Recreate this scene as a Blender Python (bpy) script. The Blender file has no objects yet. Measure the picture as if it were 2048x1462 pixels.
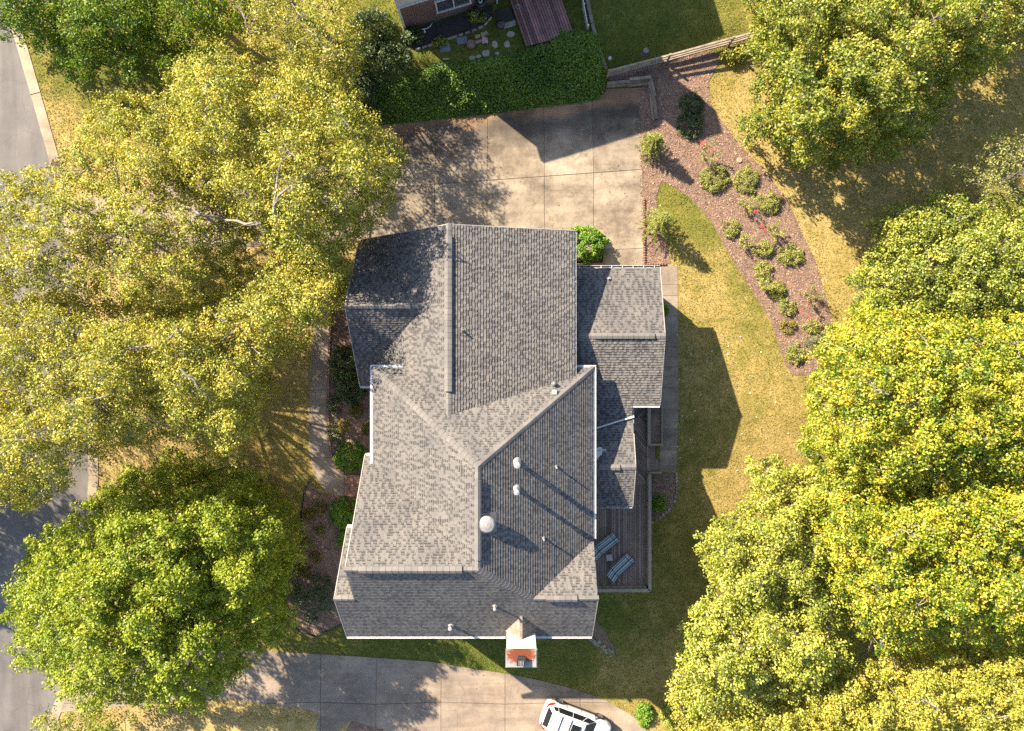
import bpy, bmesh, math, random
from mathutils.geometry import tessellate_polygon
import numpy as np
from mathutils import Vector, Matrix
random.seed(7)
rng = np.random.default_rng(11)
S = bpy.context.scene
COL = S.collection

# ------------------------------------------------------------------ camera, sky, sun, exposure
H, F, CX, CY = 42.7, 1365.0, 1024.0, 731.0
cam = bpy.data.objects.new('camera', bpy.data.cameras.new('camera'))
COL.objects.link(cam)
cam.location = (0, 0, H)
cam.rotation_euler = (0, 0, 0)
cam.data.sensor_width = 36.0
cam.data.lens = 36.0 * F / 2048.0
cam.data.clip_end = 3000
S.camera = cam
SUN_EL = math.radians(36.0)
SUN_DIR = Vector((-0.785 * math.cos(SUN_EL), 0.62 * math.cos(SUN_EL), math.sin(SUN_EL))).normalized()
wd = bpy.data.worlds.new('World')
S.world = wd
wd.use_nodes = True
wn = wd.node_tree
sky = wn.nodes.new('ShaderNodeTexSky')
sky.sky_type = 'NISHITA'
sky.sun_disc = False
sky.sun_elevation = SUN_EL
sky.sun_rotation = math.atan2(SUN_DIR.x, SUN_DIR.y) % (2 * math.pi)
bgn = wn.nodes['Background']
bgn.inputs['Strength'].default_value = 0.095
wn.links.new(sky.outputs[0], bgn.inputs['Color'])
sl = bpy.data.lights.new('sun', 'SUN')
sl.energy = 5.0
sl.angle = math.radians(0.5)
sl.color = (1.0, 0.87, 0.675)
sun = bpy.data.objects.new('sun', sl)
COL.objects.link(sun)
sun.rotation_euler = SUN_DIR.to_track_quat('Z', 'Y').to_euler()
sun.location = (-30, 25, 60)
S.view_settings.view_transform = 'Standard'
S.view_settings.look = 'None'
S.view_settings.gamma = 1
S.view_settings.use_curve_mapping = False
S.view_settings.exposure = 2.15
S.cycles.use_denoising = False

# ------------------------------------------------------------------ places
def sstep(t):
    t = np.clip(t, 0, 1)
    return t * t * (3 - 2 * t)
def zg(x, y):
    """height of the ground: falls to the south, climbs a bank to the neighbour's yard in the north"""
    x = np.asarray(x, float); y = np.asarray(y, float)
    b = np.interp(y, [-45, -30, -24, -21, -17, -12, -3, 4, 9], [-4.6, -4.4, -4.15, -4.0, -3.4, -2.2, -0.45, -0.1, 0.0])
    amp = 2.0 - 1.3 * sstep((x - 5.2) / 3.0)
    amp = np.where(x < -9, amp * (1 - sstep((-9 - x) / 5.0)), amp)
    y0 = 15.2 + 0.12 * (np.minimum(x, 6) + 9) + 1.3 * sstep((x - 5.2) / 2.0)
    return b + amp * sstep((y - y0) / 2.8)
def at(px, py, z):
    s = (H - z) / F
    return (px - CX) * s, -(py - CY) * s
def gp(px, py, h=0.0):
    """point of the ground (plus a height) seen at a place of the photograph"""
    z = 0.0
    for _ in range(8):
        x, y = at(px, py, z + h)
        z = float(zg(x, y))
    return Vector((x, y, z + h))
def gpoly(pts):
    return [tuple(gp(*p)[:2]) for p in pts]
def inside(poly, X, Y):
    r = np.zeros(np.shape(X), bool)
    n = len(poly)
    for i in range(n):
        x0, y0 = poly[i]; x1, y1 = poly[(i + 1) % n]
        if y0 == y1: continue
        c = ((y0 > Y) != (y1 > Y)) & (X < (x1 - x0) * (Y - y0) / (y1 - y0) + x0)
        r ^= c
    return r
def edgedist(poly, X, Y):
    d = np.full(np.shape(X), 1e9)
    n = len(poly)
    for i in range(n):
        x0, y0 = poly[i]; x1, y1 = poly[(i + 1) % n]
        dx, dy = x1 - x0, y1 - y0
        L = dx * dx + dy * dy + 1e-12
        t = np.clip(((X - x0) * dx + (Y - y0) * dy) / L, 0, 1)
        d = np.minimum(d, np.hypot(X - x0 - t * dx, Y - y0 - t * dy))
    return d
def clip_poly(subj, clip):
    """subject polygon cut by a convex counter-clockwise polygon"""
    out = list(subj)
    n = len(clip)
    for i in range(n):
        ax, ay = clip[i]; bx, by = clip[(i + 1) % n]
        inp, out = out, []
        if not inp: return []
        def side(p): return (bx - ax) * (p[1] - ay) - (by - ay) * (p[0] - ax)
        for j in range(len(inp)):
            p, q = inp[j], inp[(j + 1) % len(inp)]
            sp, sq = side(p), side(q)
            if sp >= 0: out.append(p)
            if (sp > 0 and sq < 0) or (sp < 0 and sq > 0):
                t = sp / (sp - sq)
                out.append((p[0] + t * (q[0] - p[0]), p[1] + t * (q[1] - p[1])))
    return out
def area(p):
    return 0.5 * sum(p[i][0] * p[(i + 1) % len(p)][1] - p[(i + 1) % len(p)][0] * p[i][1] for i in range(len(p)))

# ------------------------------------------------------------------ materials
def nd(nt, typ, **kw):
    n = nt.nodes.new(typ)
    for k, v in kw.items(): setattr(n, k, v)
    return n
def ramp(nt, src, stops):
    r = nd(nt, 'ShaderNodeValToRGB')
    e = r.color_ramp.elements
    while len(e) < len(stops): e.new(0.5)
    for i, (p, c) in enumerate(stops):
        e[i].position = p
        e[i].color = (*c, 1) if len(c) == 3 else c
    nt.links.new(src, r.inputs[0])
    return r.outputs[0]
def noise(nt, pos, scale, detail=4, rough=0.55):
    n = nd(nt, 'ShaderNodeTexNoise')
    n.inputs['Scale'].default_value = scale
    n.inputs['Detail'].default_value = detail
    n.inputs['Roughness'].default_value = rough
    nt.links.new(pos, n.inputs['Vector'])
    return n.outputs['Fac']
def mix(nt, fac, a, b, mode='MIX'):
    m = nd(nt, 'ShaderNodeMix', data_type='RGBA', blend_type=mode)
    for sock, v in ((m.inputs[0], fac), (m.inputs[6], a), (m.inputs[7], b)):
        if hasattr(v, 'links'): nt.links.new(v, sock)
        elif isinstance(v, (int, float)): sock.default_value = v
        else: sock.default_value = (*v, 1)
    return m.outputs[2]
def newmat(name):
    m = bpy.data.materials.new(name)
    m.use_nodes = True
    nt = m.node_tree
    b = nt.nodes['Principled BSDF']
    pos = nd(nt, 'ShaderNodeNewGeometry').outputs['Position']
    return m, nt, b, pos
def bump(nt, b, h, strength=0.3, dist=0.02):
    n = nd(nt, 'ShaderNodeBump')
    n.inputs['Strength'].default_value = strength
    n.inputs['Distance'].default_value = dist
    nt.links.new(h, n.inputs['Height'])
    nt.links.new(n.outputs[0], b.inputs['Normal'])
def attr(nt, name='tone'):
    a = nd(nt, 'ShaderNodeAttribute', attribute_name=name)
    return a.outputs['Fac']
def M(name, c1, c2=None, scale=3.0, rough=0.8, bstr=0.0, bscale=40.0, metal=0.0, tone=None, fine=None, spec=None, detail=5, key=0.62):
    """surface with two colours mottled by noise, fine grain and small relief; tone = darkest factor for the per-piece attribute"""
    m, nt, b, pos = newmat(name)
    c2 = c2 or c1
    c1, c2 = [tuple(v * key for v in c) for c in (c1, c2)]
    col = ramp(nt, noise(nt, pos, scale, detail), [(0.3, c1), (0.7, c2)])
    if fine:
        g = ramp(nt, noise(nt, pos, fine, 3, 0.7), [(0.3, (0.6, 0.6, 0.6)), (0.7, (1.25, 1.25, 1.25))])
        col = mix(nt, 1.0, col, g, 'MULTIPLY')
    if tone is not None:
        g = ramp(nt, attr(nt), [(0.0, (tone, tone, tone)), (1.0, (1.2, 1.2, 1.2))])
        col = mix(nt, 1.0, col, g, 'MULTIPLY')
    nt.links.new(col, b.inputs['Base Color'])
    b.inputs['Roughness'].default_value = rough
    b.inputs['Metallic'].default_value = metal
    if spec is not None: b.inputs['Specular IOR Level'].default_value = spec
    if bstr: bump(nt, b, noise(nt, pos, bscale, 4, 0.65), bstr)
    return m
def leafmat(name, cols, trans=0.35, gloss=0.06, warm=(1.25, 1.15, 0.5)):
    """leaves: colour by a per-leaf attribute, part of the light passes through, a waxy sheen"""
    m, nt, b, pos = newmat(name)
    nt.nodes.remove(b)
    n = len(cols)
    col = ramp(nt, attr(nt), [(i / (n - 1), c) for i, c in enumerate(cols)])
    col = mix(nt, 1.0, col, ramp(nt, noise(nt, pos, 0.55, 3), [(0.3, (0.8, 0.86, 0.8)), (0.7, (1.15, 1.1, 1.05))]), 'MULTIPLY')
    d = nd(nt, 'ShaderNodeBsdfDiffuse')
    t = nd(nt, 'ShaderNodeBsdfTranslucent')
    g = nd(nt, 'ShaderNodeBsdfGlossy')
    g.inputs['Roughness'].default_value = 0.5
    g.inputs['Color'].default_value = (0.9, 0.92, 0.85, 1)
    nt.links.new(col, d.inputs['Color'])
    nt.links.new(mix(nt, 1.0, col, warm, 'MULTIPLY'), t.inputs['Color'])
    a = nd(nt, 'ShaderNodeMixShader'); a.inputs[0].default_value = trans
    nt.links.new(d.outputs[0], a.inputs[1]); nt.links.new(t.outputs[0], a.inputs[2])
    c = nd(nt, 'ShaderNodeMixShader'); c.inputs[0].default_value = gloss
    nt.links.new(a.outputs[0], c.inputs[1]); nt.links.new(g.outputs[0], c.inputs[2])
    nt.links.new(c.outputs[0], nt.nodes['Material Output'].inputs['Surface'])
    return m

def lawn_mat():
    m, nt, b, pos = newmat('lawn_grass')
    dry = attr(nt, 'dry')
    n1 = noise(nt, pos, 0.9, 5, 0.6)
    add = nd(nt, 'ShaderNodeMath', operation='MULTIPLY_ADD')
    nt.links.new(n1, add.inputs[0]); add.inputs[1].default_value = 0.9
    sub = nd(nt, 'ShaderNodeMath', operation='SUBTRACT')
    nt.links.new(dry, sub.inputs[0]); sub.inputs[1].default_value = 0.45
    nt.links.new(sub.outputs[0], add.inputs[2])
    col = ramp(nt, add.outputs[0], [(0.0, (0.05, 0.072, 0.010)), (0.35, (0.125, 0.117, 0.024)), (0.62, (0.235, 0.175, 0.060)), (1.0, (0.345, 0.245, 0.118))])
    g = ramp(nt, noise(nt, pos, 9.0, 6, 0.75), [(0.3, (0.62, 0.66, 0.6)), (0.72, (1.3, 1.26, 1.2))])
    col = mix(nt, 1.0, col, g, 'MULTIPLY')
    g = ramp(nt, noise(nt, pos, 2.6, 6, 0.7), [(0.33, (0.74, 0.8, 0.72)), (0.66, (1.16, 1.12, 1.1))])
    col = mix(nt, 1.0, col, g, 'MULTIPLY')
    nt.links.new(col, b.inputs['Base Color'])
    b.inputs['Roughness'].default_value = 0.95
    b.inputs['Specular IOR Level'].default_value = 0.15
    bump(nt, b, noise(nt, pos, 16, 6, 0.8), 0.9, 0.05)
    return m
def concrete_mat(name, c1, c2, stain=(0.5, 0.47, 0.43), amt=0.6, streak=(0.14, 1.1, 1)):
    c1, c2 = [tuple(v * 0.62 for v in c) for c in (c1, c2)]
    m, nt, b, pos = newmat(name)
    col = ramp(nt, noise(nt, pos, 0.35, 6, 0.62), [(0.32, c1), (0.68, c2)])
    st = ramp(nt, noise(nt, pos, 0.5, 9, 0.74), [(0.44, (0, 0, 0)), (0.62, (amt, amt, amt))])
    col = mix(nt, st, col, mix(nt, 1.0, col, stain, 'MULTIPLY'))
    g = ramp(nt, noise(nt, pos, 22, 4, 0.7), [(0.3, (0.8, 0.8, 0.8)), (0.7, (1.15, 1.15, 1.15))])
    col = mix(nt, 1.0, col, g, 'MULTIPLY')
    col = mix(nt, 1.0, col, ramp(nt, attr(nt), [(0, (0.86, 0.86, 0.86)), (1, (1.06, 1.06, 1.06))]), 'MULTIPLY')
    sv = nd(nt, 'ShaderNodeVectorMath', operation='MULTIPLY'); nt.links.new(pos, sv.inputs[0]); sv.inputs[1].default_value = streak
    col = mix(nt, 1.0, col, ramp(nt, noise(nt, sv.outputs[0], 1.0, 4, 0.6), [(0.36, (0.78, 0.77, 0.76)), (0.6, (1.04, 1.04, 1.04))]), 'MULTIPLY')
    # hair cracks
    v = nd(nt, 'ShaderNodeTexVoronoi', feature='DISTANCE_TO_EDGE')
    v.inputs['Scale'].default_value = 0.33
    wv = nd(nt, 'ShaderNodeVectorMath', operation='ADD')
    nt.links.new(pos, wv.inputs[0])
    nn = nd(nt, 'ShaderNodeTexNoise'); nn.inputs['Scale'].default_value = 1.3; nn.inputs['Detail'].default_value = 5
    nt.links.new(pos, nn.inputs['Vector']); nt.links.new(nn.outputs['Color'], wv.inputs[1])
    nt.links.new(wv.outputs[0], v.inputs['Vector'])
    ck = ramp(nt, v.outputs['Distance'], [(0.0, (0.74, 0.72, 0.7)), (0.009, (1, 1, 1))])
    col = mix(nt, 1.0, col, ck, 'MULTIPLY')
    nt.links.new(col, b.inputs['Base Color'])
    b.inputs['Roughness'].default_value = 0.9
    bump(nt, b, noise(nt, pos, 60, 4, 0.7), 0.25, 0.01)
    return m
def pad_mat():
    """parking pad: tan concrete, black mildew towards the bank, red clay washed along its foot"""
    m = concrete_mat('pad_concrete', (0.31, 0.245, 0.175), (0.44, 0.36, 0.265), (0.42, 0.38, 0.35), 0.8)
    nt = m.node_tree
    b = nt.nodes['Principled BSDF']
    old = b.inputs['Base Color'].links[0].from_socket
    pos = nd(nt, 'ShaderNodeNewGeometry').outputs['Position']
    sep = nd(nt, 'ShaderNodeSeparateXYZ'); nt.links.new(pos, sep.inputs[0])
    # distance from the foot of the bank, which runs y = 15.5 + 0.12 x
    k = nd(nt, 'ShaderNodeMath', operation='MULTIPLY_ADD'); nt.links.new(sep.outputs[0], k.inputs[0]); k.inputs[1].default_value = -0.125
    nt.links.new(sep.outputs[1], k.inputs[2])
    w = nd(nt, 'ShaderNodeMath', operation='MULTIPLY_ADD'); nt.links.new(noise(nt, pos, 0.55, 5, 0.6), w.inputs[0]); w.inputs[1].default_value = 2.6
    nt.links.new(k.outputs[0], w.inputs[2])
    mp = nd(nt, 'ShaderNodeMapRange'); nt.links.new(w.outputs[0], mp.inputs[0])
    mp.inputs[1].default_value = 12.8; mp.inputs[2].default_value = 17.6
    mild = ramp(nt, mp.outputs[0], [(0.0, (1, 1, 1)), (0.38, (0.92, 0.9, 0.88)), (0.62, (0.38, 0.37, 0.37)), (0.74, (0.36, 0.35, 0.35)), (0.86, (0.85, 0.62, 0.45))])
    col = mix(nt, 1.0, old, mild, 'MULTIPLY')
    nt.links.new(col, b.inputs['Base Color'])
    return m
def shingle_mat(name, k=1.0):
    m, nt, b, pos = newmat(name)
    t = attr(nt)
    col = ramp(nt, t, [(0.0, (0.022 * k, 0.021 * k, 0.021 * k)), (0.3, (0.044 * k, 0.041 * k, 0.040 * k)), (0.6, (0.076 * k, 0.071 * k, 0.067 * k)), (1.0, (0.110 * k, 0.103 * k, 0.097 * k))])
    wea = ramp(nt, noise(nt, pos, 0.8, 6, 0.62), [(0.3, (0.72, 0.735, 0.77)), (0.7, (1.13, 1.09, 1.04))])
    col = mix(nt, 1.0, col, wea, 'MULTIPLY')
    g = ramp(nt, noise(nt, pos, 70, 3, 0.8), [(0.25, (0.72, 0.72, 0.72)), (0.75, (1.25, 1.25, 1.25))])
    col = mix(nt, 1.0, col, g, 'MULTIPLY')
    nt.links.new(col, b.inputs['Base Color'])
    b.inputs['Roughness'].default_value = 0.92
    b.inputs['Specular IOR Level'].default_value = 0.2
    bump(nt, b, noise(nt, pos, 90, 3, 0.8), 0.3, 0.006)
    return m
def brick_wall_mat():
    m, nt, b, pos = newmat('brick_wall')
    mp = nd(nt, 'ShaderNodeMapping', vector_type='POINT')
    nt.links.new(nd(nt, 'ShaderNodeTexCoord').outputs['UV'], mp.inputs[0])
    br = nd(nt, 'ShaderNodeTexBrick')
    br.inputs['Scale'].default_value = 1.0
    br.inputs['Brick Width'].default_value = 0.26; br.inputs['Row Height'].default_value = 0.095
    br.inputs['Mortar Size'].default_value = 0.012
    br.inputs['Color1'].default_value = (0.070, 0.022, 0.016, 1); br.inputs['Color2'].default_value = (0.105, 0.038, 0.027, 1)
    br.inputs['Mortar'].default_value = (0.16, 0.12, 0.10, 1)
    nt.links.new(mp.outputs[0], br.inputs['Vector'])
    g = ramp(nt, noise(nt, pos, 4, 5), [(0.3, (0.75, 0.75, 0.75)), (0.7, (1.2, 1.2, 1.2))])
    nt.links.new(mix(nt, 1.0, br.outputs['Color'], g, 'MULTIPLY'), b.inputs['Base Color'])
    b.inputs['Roughness'].default_value = 0.9
    inv = nd(nt, 'ShaderNodeMath', operation='SUBTRACT'); inv.inputs[0].default_value = 1
    nt.links.new(br.outputs['Fac'], inv.inputs[1])
    bump(nt, b, inv.outputs[0], 0.6, 0.012)
    return m
def siding_mat(name, c):
    m, nt, b, pos = newmat(name)
    sep = nd(nt, 'ShaderNodeSeparateXYZ'); nt.links.new(pos, sep.inputs[0])
    md = nd(nt, 'ShaderNodeMath', operation='MODULO'); nt.links.new(sep.outputs[2], md.inputs[0]); md.inputs[1].default_value = 0.15
    col = mix(nt, 1.0, c, ramp(nt, noise(nt, pos, 2.0, 4), [(0.3, (0.9, 0.9, 0.9)), (0.7, (1.04, 1.04, 1.04))]), 'MULTIPLY')
    nt.links.new(col, b.inputs['Base Color'])
    b.inputs['Roughness'].default_value = 0.6
    bump(nt, b, md.outputs[0], 0.9, 0.1)
    return m
def rust_cap_mat():
    m, nt, b, pos = newmat('rusty_cap')
    sq = nd(nt, 'ShaderNodeVectorMath', operation='MULTIPLY'); nt.links.new(pos, sq.inputs[0]); sq.inputs[1].default_value = (0.62, 1, 1)
    sep = nd(nt, 'ShaderNodeVectorMath', operation='DISTANCE')
    nt.links.new(sq.outputs[0], sep.inputs[0]); sep.inputs[1].default_value = (0.46 * 0.62, -14.70, 7.98)
    w = nd(nt, 'ShaderNodeMath', operation='MULTIPLY_ADD'); nt.links.new(noise(nt, pos, 8.5, 6, 0.75), w.inputs[0]); w.inputs[1].default_value = -0.72
    nt.links.new(sep.outputs['Value'], w.inputs[2])
    col = ramp(nt, w.outputs[0], [(0.0, (0.10, 0.022, 0.004)), (0.05, (0.17, 0.045, 0.008)), (0.09, (0.14, 0.08, 0.05)), (0.14, (0.15, 0.14, 0.135)), (0.3, (0.19, 0.18, 0.175))])
    nt.links.new(col, b.inputs['Base Color'])
    b.inputs['Roughness'].default_value = 0.6
    return m
def fabric_mat(name):
    m, nt, b, pos = newmat(name)
    uv = nd(nt, 'ShaderNodeTexCoord').outputs['UV']
    sep = nd(nt, 'ShaderNodeSeparateXYZ'); nt.links.new(uv, sep.inputs[0])
    r = nd(nt, 'ShaderNodeValToRGB'); r.color_ramp.interpolation = 'CONSTANT'
    pal = [(0.03, 0.055, 0.075), (0.26, 0.29, 0.27), (0.06, 0.10, 0.125), (0.40, 0.39, 0.34), (0.10, 0.16, 0.19), (0.02, 0.04, 0.06), (0.30, 0.32, 0.29), (0.07, 0.12, 0.15), (0.44, 0.42, 0.36), (0.05, 0.085, 0.11), (0.24, 0.28, 0.27), (0.06, 0.10, 0.13)]
    e = r.color_ramp.elements
    while len(e) < len(pal): e.new(0.5)
    for i, c in enumerate(pal):
        e[i].position = i / len(pal); e[i].color = (*c, 1)
    nt.links.new(sep.outputs[1], r.inputs[0])
    nt.links.new(r.outputs[0], b.inputs['Base Color'])
    b.inputs['Roughness'].default_value = 0.95
    bump(nt, b, noise(nt, pos, 25, 4), 0.3, 0.02)
    return m

MT = dict(
    lawn=lawn_mat(),
    asphalt=concrete_mat('asphalt', (0.15, 0.135, 0.128), (0.205, 0.182, 0.168), (0.75, 0.74, 0.74), 0.5, (1.0, 0.1, 1)),
    gutter_c=concrete_mat('kerb_concrete', (0.40, 0.31, 0.21), (0.52, 0.42, 0.29)),
    pad=pad_mat(),
    conc=concrete_mat('path_concrete', (0.28, 0.225, 0.17), (0.42, 0.335, 0.25)),
    conc_grey=concrete_mat('drive_concrete', (0.265, 0.21, 0.16), (0.41, 0.31, 0.222), (0.6, 0.57, 0.54), 0.7),
    joint=M('joint_dirt', (0.06, 0.05, 0.04), (0.1, 0.085, 0.065), 5),
    mulch=M('mulch', (0.125, 0.076, 0.054), (0.25, 0.155, 0.105), 2.2, 0.95, 0.9, 22, fine=26, key=0.74),
    chip=M('wood_chip', (0.25, 0.15, 0.105), (0.48, 0.31, 0.21), 6, 0.95, tone=0.3, key=0.82),
    soil=M('dark_soil', (0.02, 0.017, 0.014), (0.045, 0.037, 0.03), 3, 0.95, 0.8, 30),
    shingle=shingle_mat('roof_shingle', 1.13),
    cap=shingle_mat('ridge_shingle', 1.3),
    fascia=M('fascia_paint', (0.36, 0.325, 0.285), (0.43, 0.39, 0.345), 3, 0.6),
    white=M('white_paint', (0.60, 0.59, 0.57), (0.68, 0.67, 0.65), 2, 0.5, fine=9),
    trough=M('gutter_trough', (0.10, 0.095, 0.09), (0.2, 0.18, 0.16), 4, 0.8),
    siding=siding_mat('pale_siding', (0.5, 0.47, 0.41)),
    stack=siding_mat('chimney_siding', (0.76, 0.73, 0.66)),
    cream=siding_mat('cream_siding', (0.42, 0.37, 0.29)),
    brick=brick_wall_mat(),
    glass=M('window_glass', (0.03, 0.04, 0.045), (0.06, 0.07, 0.075), 1, 0.06, spec=0.9),
    dark=M('black_metal', (0.018, 0.018, 0.02), (0.035, 0.034, 0.034), 5, 0.45),
    lead=M('vent_metal', (0.40, 0.385, 0.36), (0.52, 0.50, 0.465), 6, 0.42, metal=0.25),
    flash=M('flashing', (0.13, 0.115, 0.11), (0.19, 0.17, 0.16), 3, 0.6),
    hood=M('hood_metal', (0.26, 0.25, 0.235), (0.42, 0.40, 0.37), 9, 0.5, metal=0.2, fine=30),
    rust=rust_cap_mat(),
    cricket=M('weathered_wood', (0.17, 0.135, 0.11), (0.36, 0.30, 0.24), 3, 0.9, 0.4, 30, fine=20),
    deck=M('deck_wood', (0.30, 0.205, 0.155), (0.44, 0.31, 0.24), 2.2, 0.85, 0.3, 40, tone=0.5, fine=26),
    rail=M('rail_wood', (0.29, 0.225, 0.18), (0.38, 0.30, 0.24), 3, 0.85, 0.3, 40),
    red_deck=M('red_deck_wood', (0.30, 0.135, 0.115), (0.46, 0.235, 0.20), 2.2, 0.85, 0.3, 40, tone=0.4, fine=22),
    timber=M('old_timber', (0.20, 0.155, 0.115), (0.38, 0.30, 0.22), 2.5, 0.95, 0.5, 35, tone=0.7, fine=18),
    stone=M('stone', (0.27, 0.225, 0.17), (0.42, 0.36, 0.29), 3, 0.9, 0.5, 25, tone=0.7),
    bluestone=M('blue_slab', (0.16, 0.16, 0.20), (0.22, 0.22, 0.27), 3, 0.9, 0.3, 30),
    paver=M('tan_paver', (0.33, 0.24, 0.16), (0.42, 0.31, 0.21), 4, 0.9, 0.3, 30),
    brickp=M('step_brick', (0.28, 0.115, 0.07), (0.44, 0.22, 0.14), 7, 0.9, 0.4, 40, tone=0.6),
    mortar=M('mortar', (0.36, 0.30, 0.25), (0.46, 0.39, 0.33), 6, 0.95),
    terra=M('terracotta', (0.30, 0.13, 0.08), (0.40, 0.19, 0.12), 5, 0.85),
    bark=M('bark', (0.085, 0.066, 0.05), (0.19, 0.155, 0.125), 5, 0.95, 0.7, 22, fine=14),
    pale_bark=M('pale_bark', (0.20, 0.165, 0.13), (0.38, 0.335, 0.285), 4, 0.9, 0.5, 25, fine=12),
    stem=M('stem', (0.09, 0.065, 0.04), (0.15, 0.11, 0.07), 5, 0.9),
    fabric=fabric_mat('striped_cushion'),
    frame=M('chair_frame', (0.42, 0.38, 0.33), (0.5, 0.46, 0.4), 4, 0.6),
    tabletop=M('tabletop', (0.40, 0.37, 0.34), (0.47, 0.44, 0.40), 4, 0.6),
    carpaint=M('car_paint', (0.74, 0.725, 0.69), (0.77, 0.755, 0.72), 1, 0.22, spec=0.7, key=0.8),
    carglass=M('car_glass', (0.012, 0.014, 0.016), (0.02, 0.022, 0.024), 1, 0.3, spec=0.12),
    tyre=M('tyre', (0.015, 0.015, 0.015), (0.03, 0.029, 0.028), 8, 0.85),
    rim=M('rim', (0.32, 0.32, 0.32), (0.42, 0.42, 0.42), 3, 0.35, metal=0.7),
    tail=M('tail_light', (0.55, 0.015, 0.01), (0.65, 0.03, 0.02), 3, 0.15),
    lamp=M('lamp_glass', (0.65, 0.65, 0.65), (0.75, 0.75, 0.75), 3, 0.1),
    rose=M('rose_petal', (0.55, 0.02, 0.035), (0.72, 0.06, 0.08), 9, 0.7),
    pinkw=M('pink_cloth', (0.55, 0.16, 0.2), (0.75, 0.62, 0.6), 12, 0.8),
    pgreen=M('pale_green_hose', (0.25, 0.42, 0.36), (0.34, 0.5, 0.42), 5, 0.5),
    iron=M('cast_iron', (0.16, 0.07, 0.055), (0.24, 0.12, 0.09), 5, 0.8),
    bird=M('white_litter', (0.7, 0.68, 0.6), (0.75, 0.72, 0.66), 5, 0.9),
)
LF = dict(
    yellowish=leafmat('leaf_yellow_olive', [(0.055, 0.08, 0.007), (0.18, 0.195, 0.018), (0.335, 0.325, 0.05), (0.42, 0.32, 0.045)], 0.33, 0.025),
    green=leafmat('leaf_green', [(0.045, 0.10, 0.006), (0.15, 0.205, 0.013), (0.30, 0.325, 0.03)], 0.34, 0.02),
    lime=leafmat('leaf_lime', [(0.055, 0.11, 0.004), (0.205, 0.24, 0.009), (0.35, 0.35, 0.022), (0.42, 0.31, 0.025)], 0.35, 0.03),
    mid=leafmat('leaf_mid', [(0.055, 0.09, 0.008), (0.145, 0.18, 0.014), (0.27, 0.275, 0.028), (0.36, 0.29, 0.035)], 0.40, 0.03),
    oak=leafmat('leaf_oak', [(0.060, 0.09, 0.008), (0.175, 0.205, 0.017), (0.31, 0.315, 0.036), (0.42, 0.38, 0.08)], 0.32, 0.035),
    dull=leafmat('leaf_dull', [(0.06, 0.08, 0.014), (0.16, 0.165, 0.035), (0.28, 0.26, 0.08)], 0.3, 0.03),
    dark=leafmat('leaf_dark', [(0.016, 0.037, 0.007), (0.040, 0.07, 0.012), (0.08, 0.11, 0.018)], 0.25, 0.04),
    ivy=leafmat('leaf_ivy', [(0.035, 0.085, 0.007), (0.095, 0.165, 0.011), (0.18, 0.24, 0.02)], 0.32, 0.03),
    bright=leafmat('leaf_bright', [(0.045, 0.125, 0.004), (0.105, 0.21, 0.006), (0.18, 0.275, 0.011)], 0.35, 0.03),
    juniper=leafmat('leaf_juniper', [(0.09, 0.115, 0.016), (0.20, 0.215, 0.042), (0.32, 0.305, 0.09)], 0.25, 0.02),
    gold=leafmat('leaf_gold', [(0.09, 0.085, 0.01), (0.16, 0.14, 0.016), (0.24, 0.195, 0.03)], 0.3, 0.02),
    pale=leafmat('leaf_pale', [(0.085, 0.095, 0.04), (0.14, 0.145, 0.07), (0.2, 0.195, 0.105)], 0.25, 0.04),
    blade=leafmat('grass_blade', [(0.052, 0.075, 0.009), (0.12, 0.115, 0.02), (0.215, 0.16, 0.043), (0.3, 0.22, 0.09)], 0.3, 0.01),
    fallen=leafmat('leaf_fallen', [(0.22, 0.15, 0.03), (0.30, 0.23, 0.07), (0.16, 0.09, 0.03)], 0.15, 0.02),
)

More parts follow.
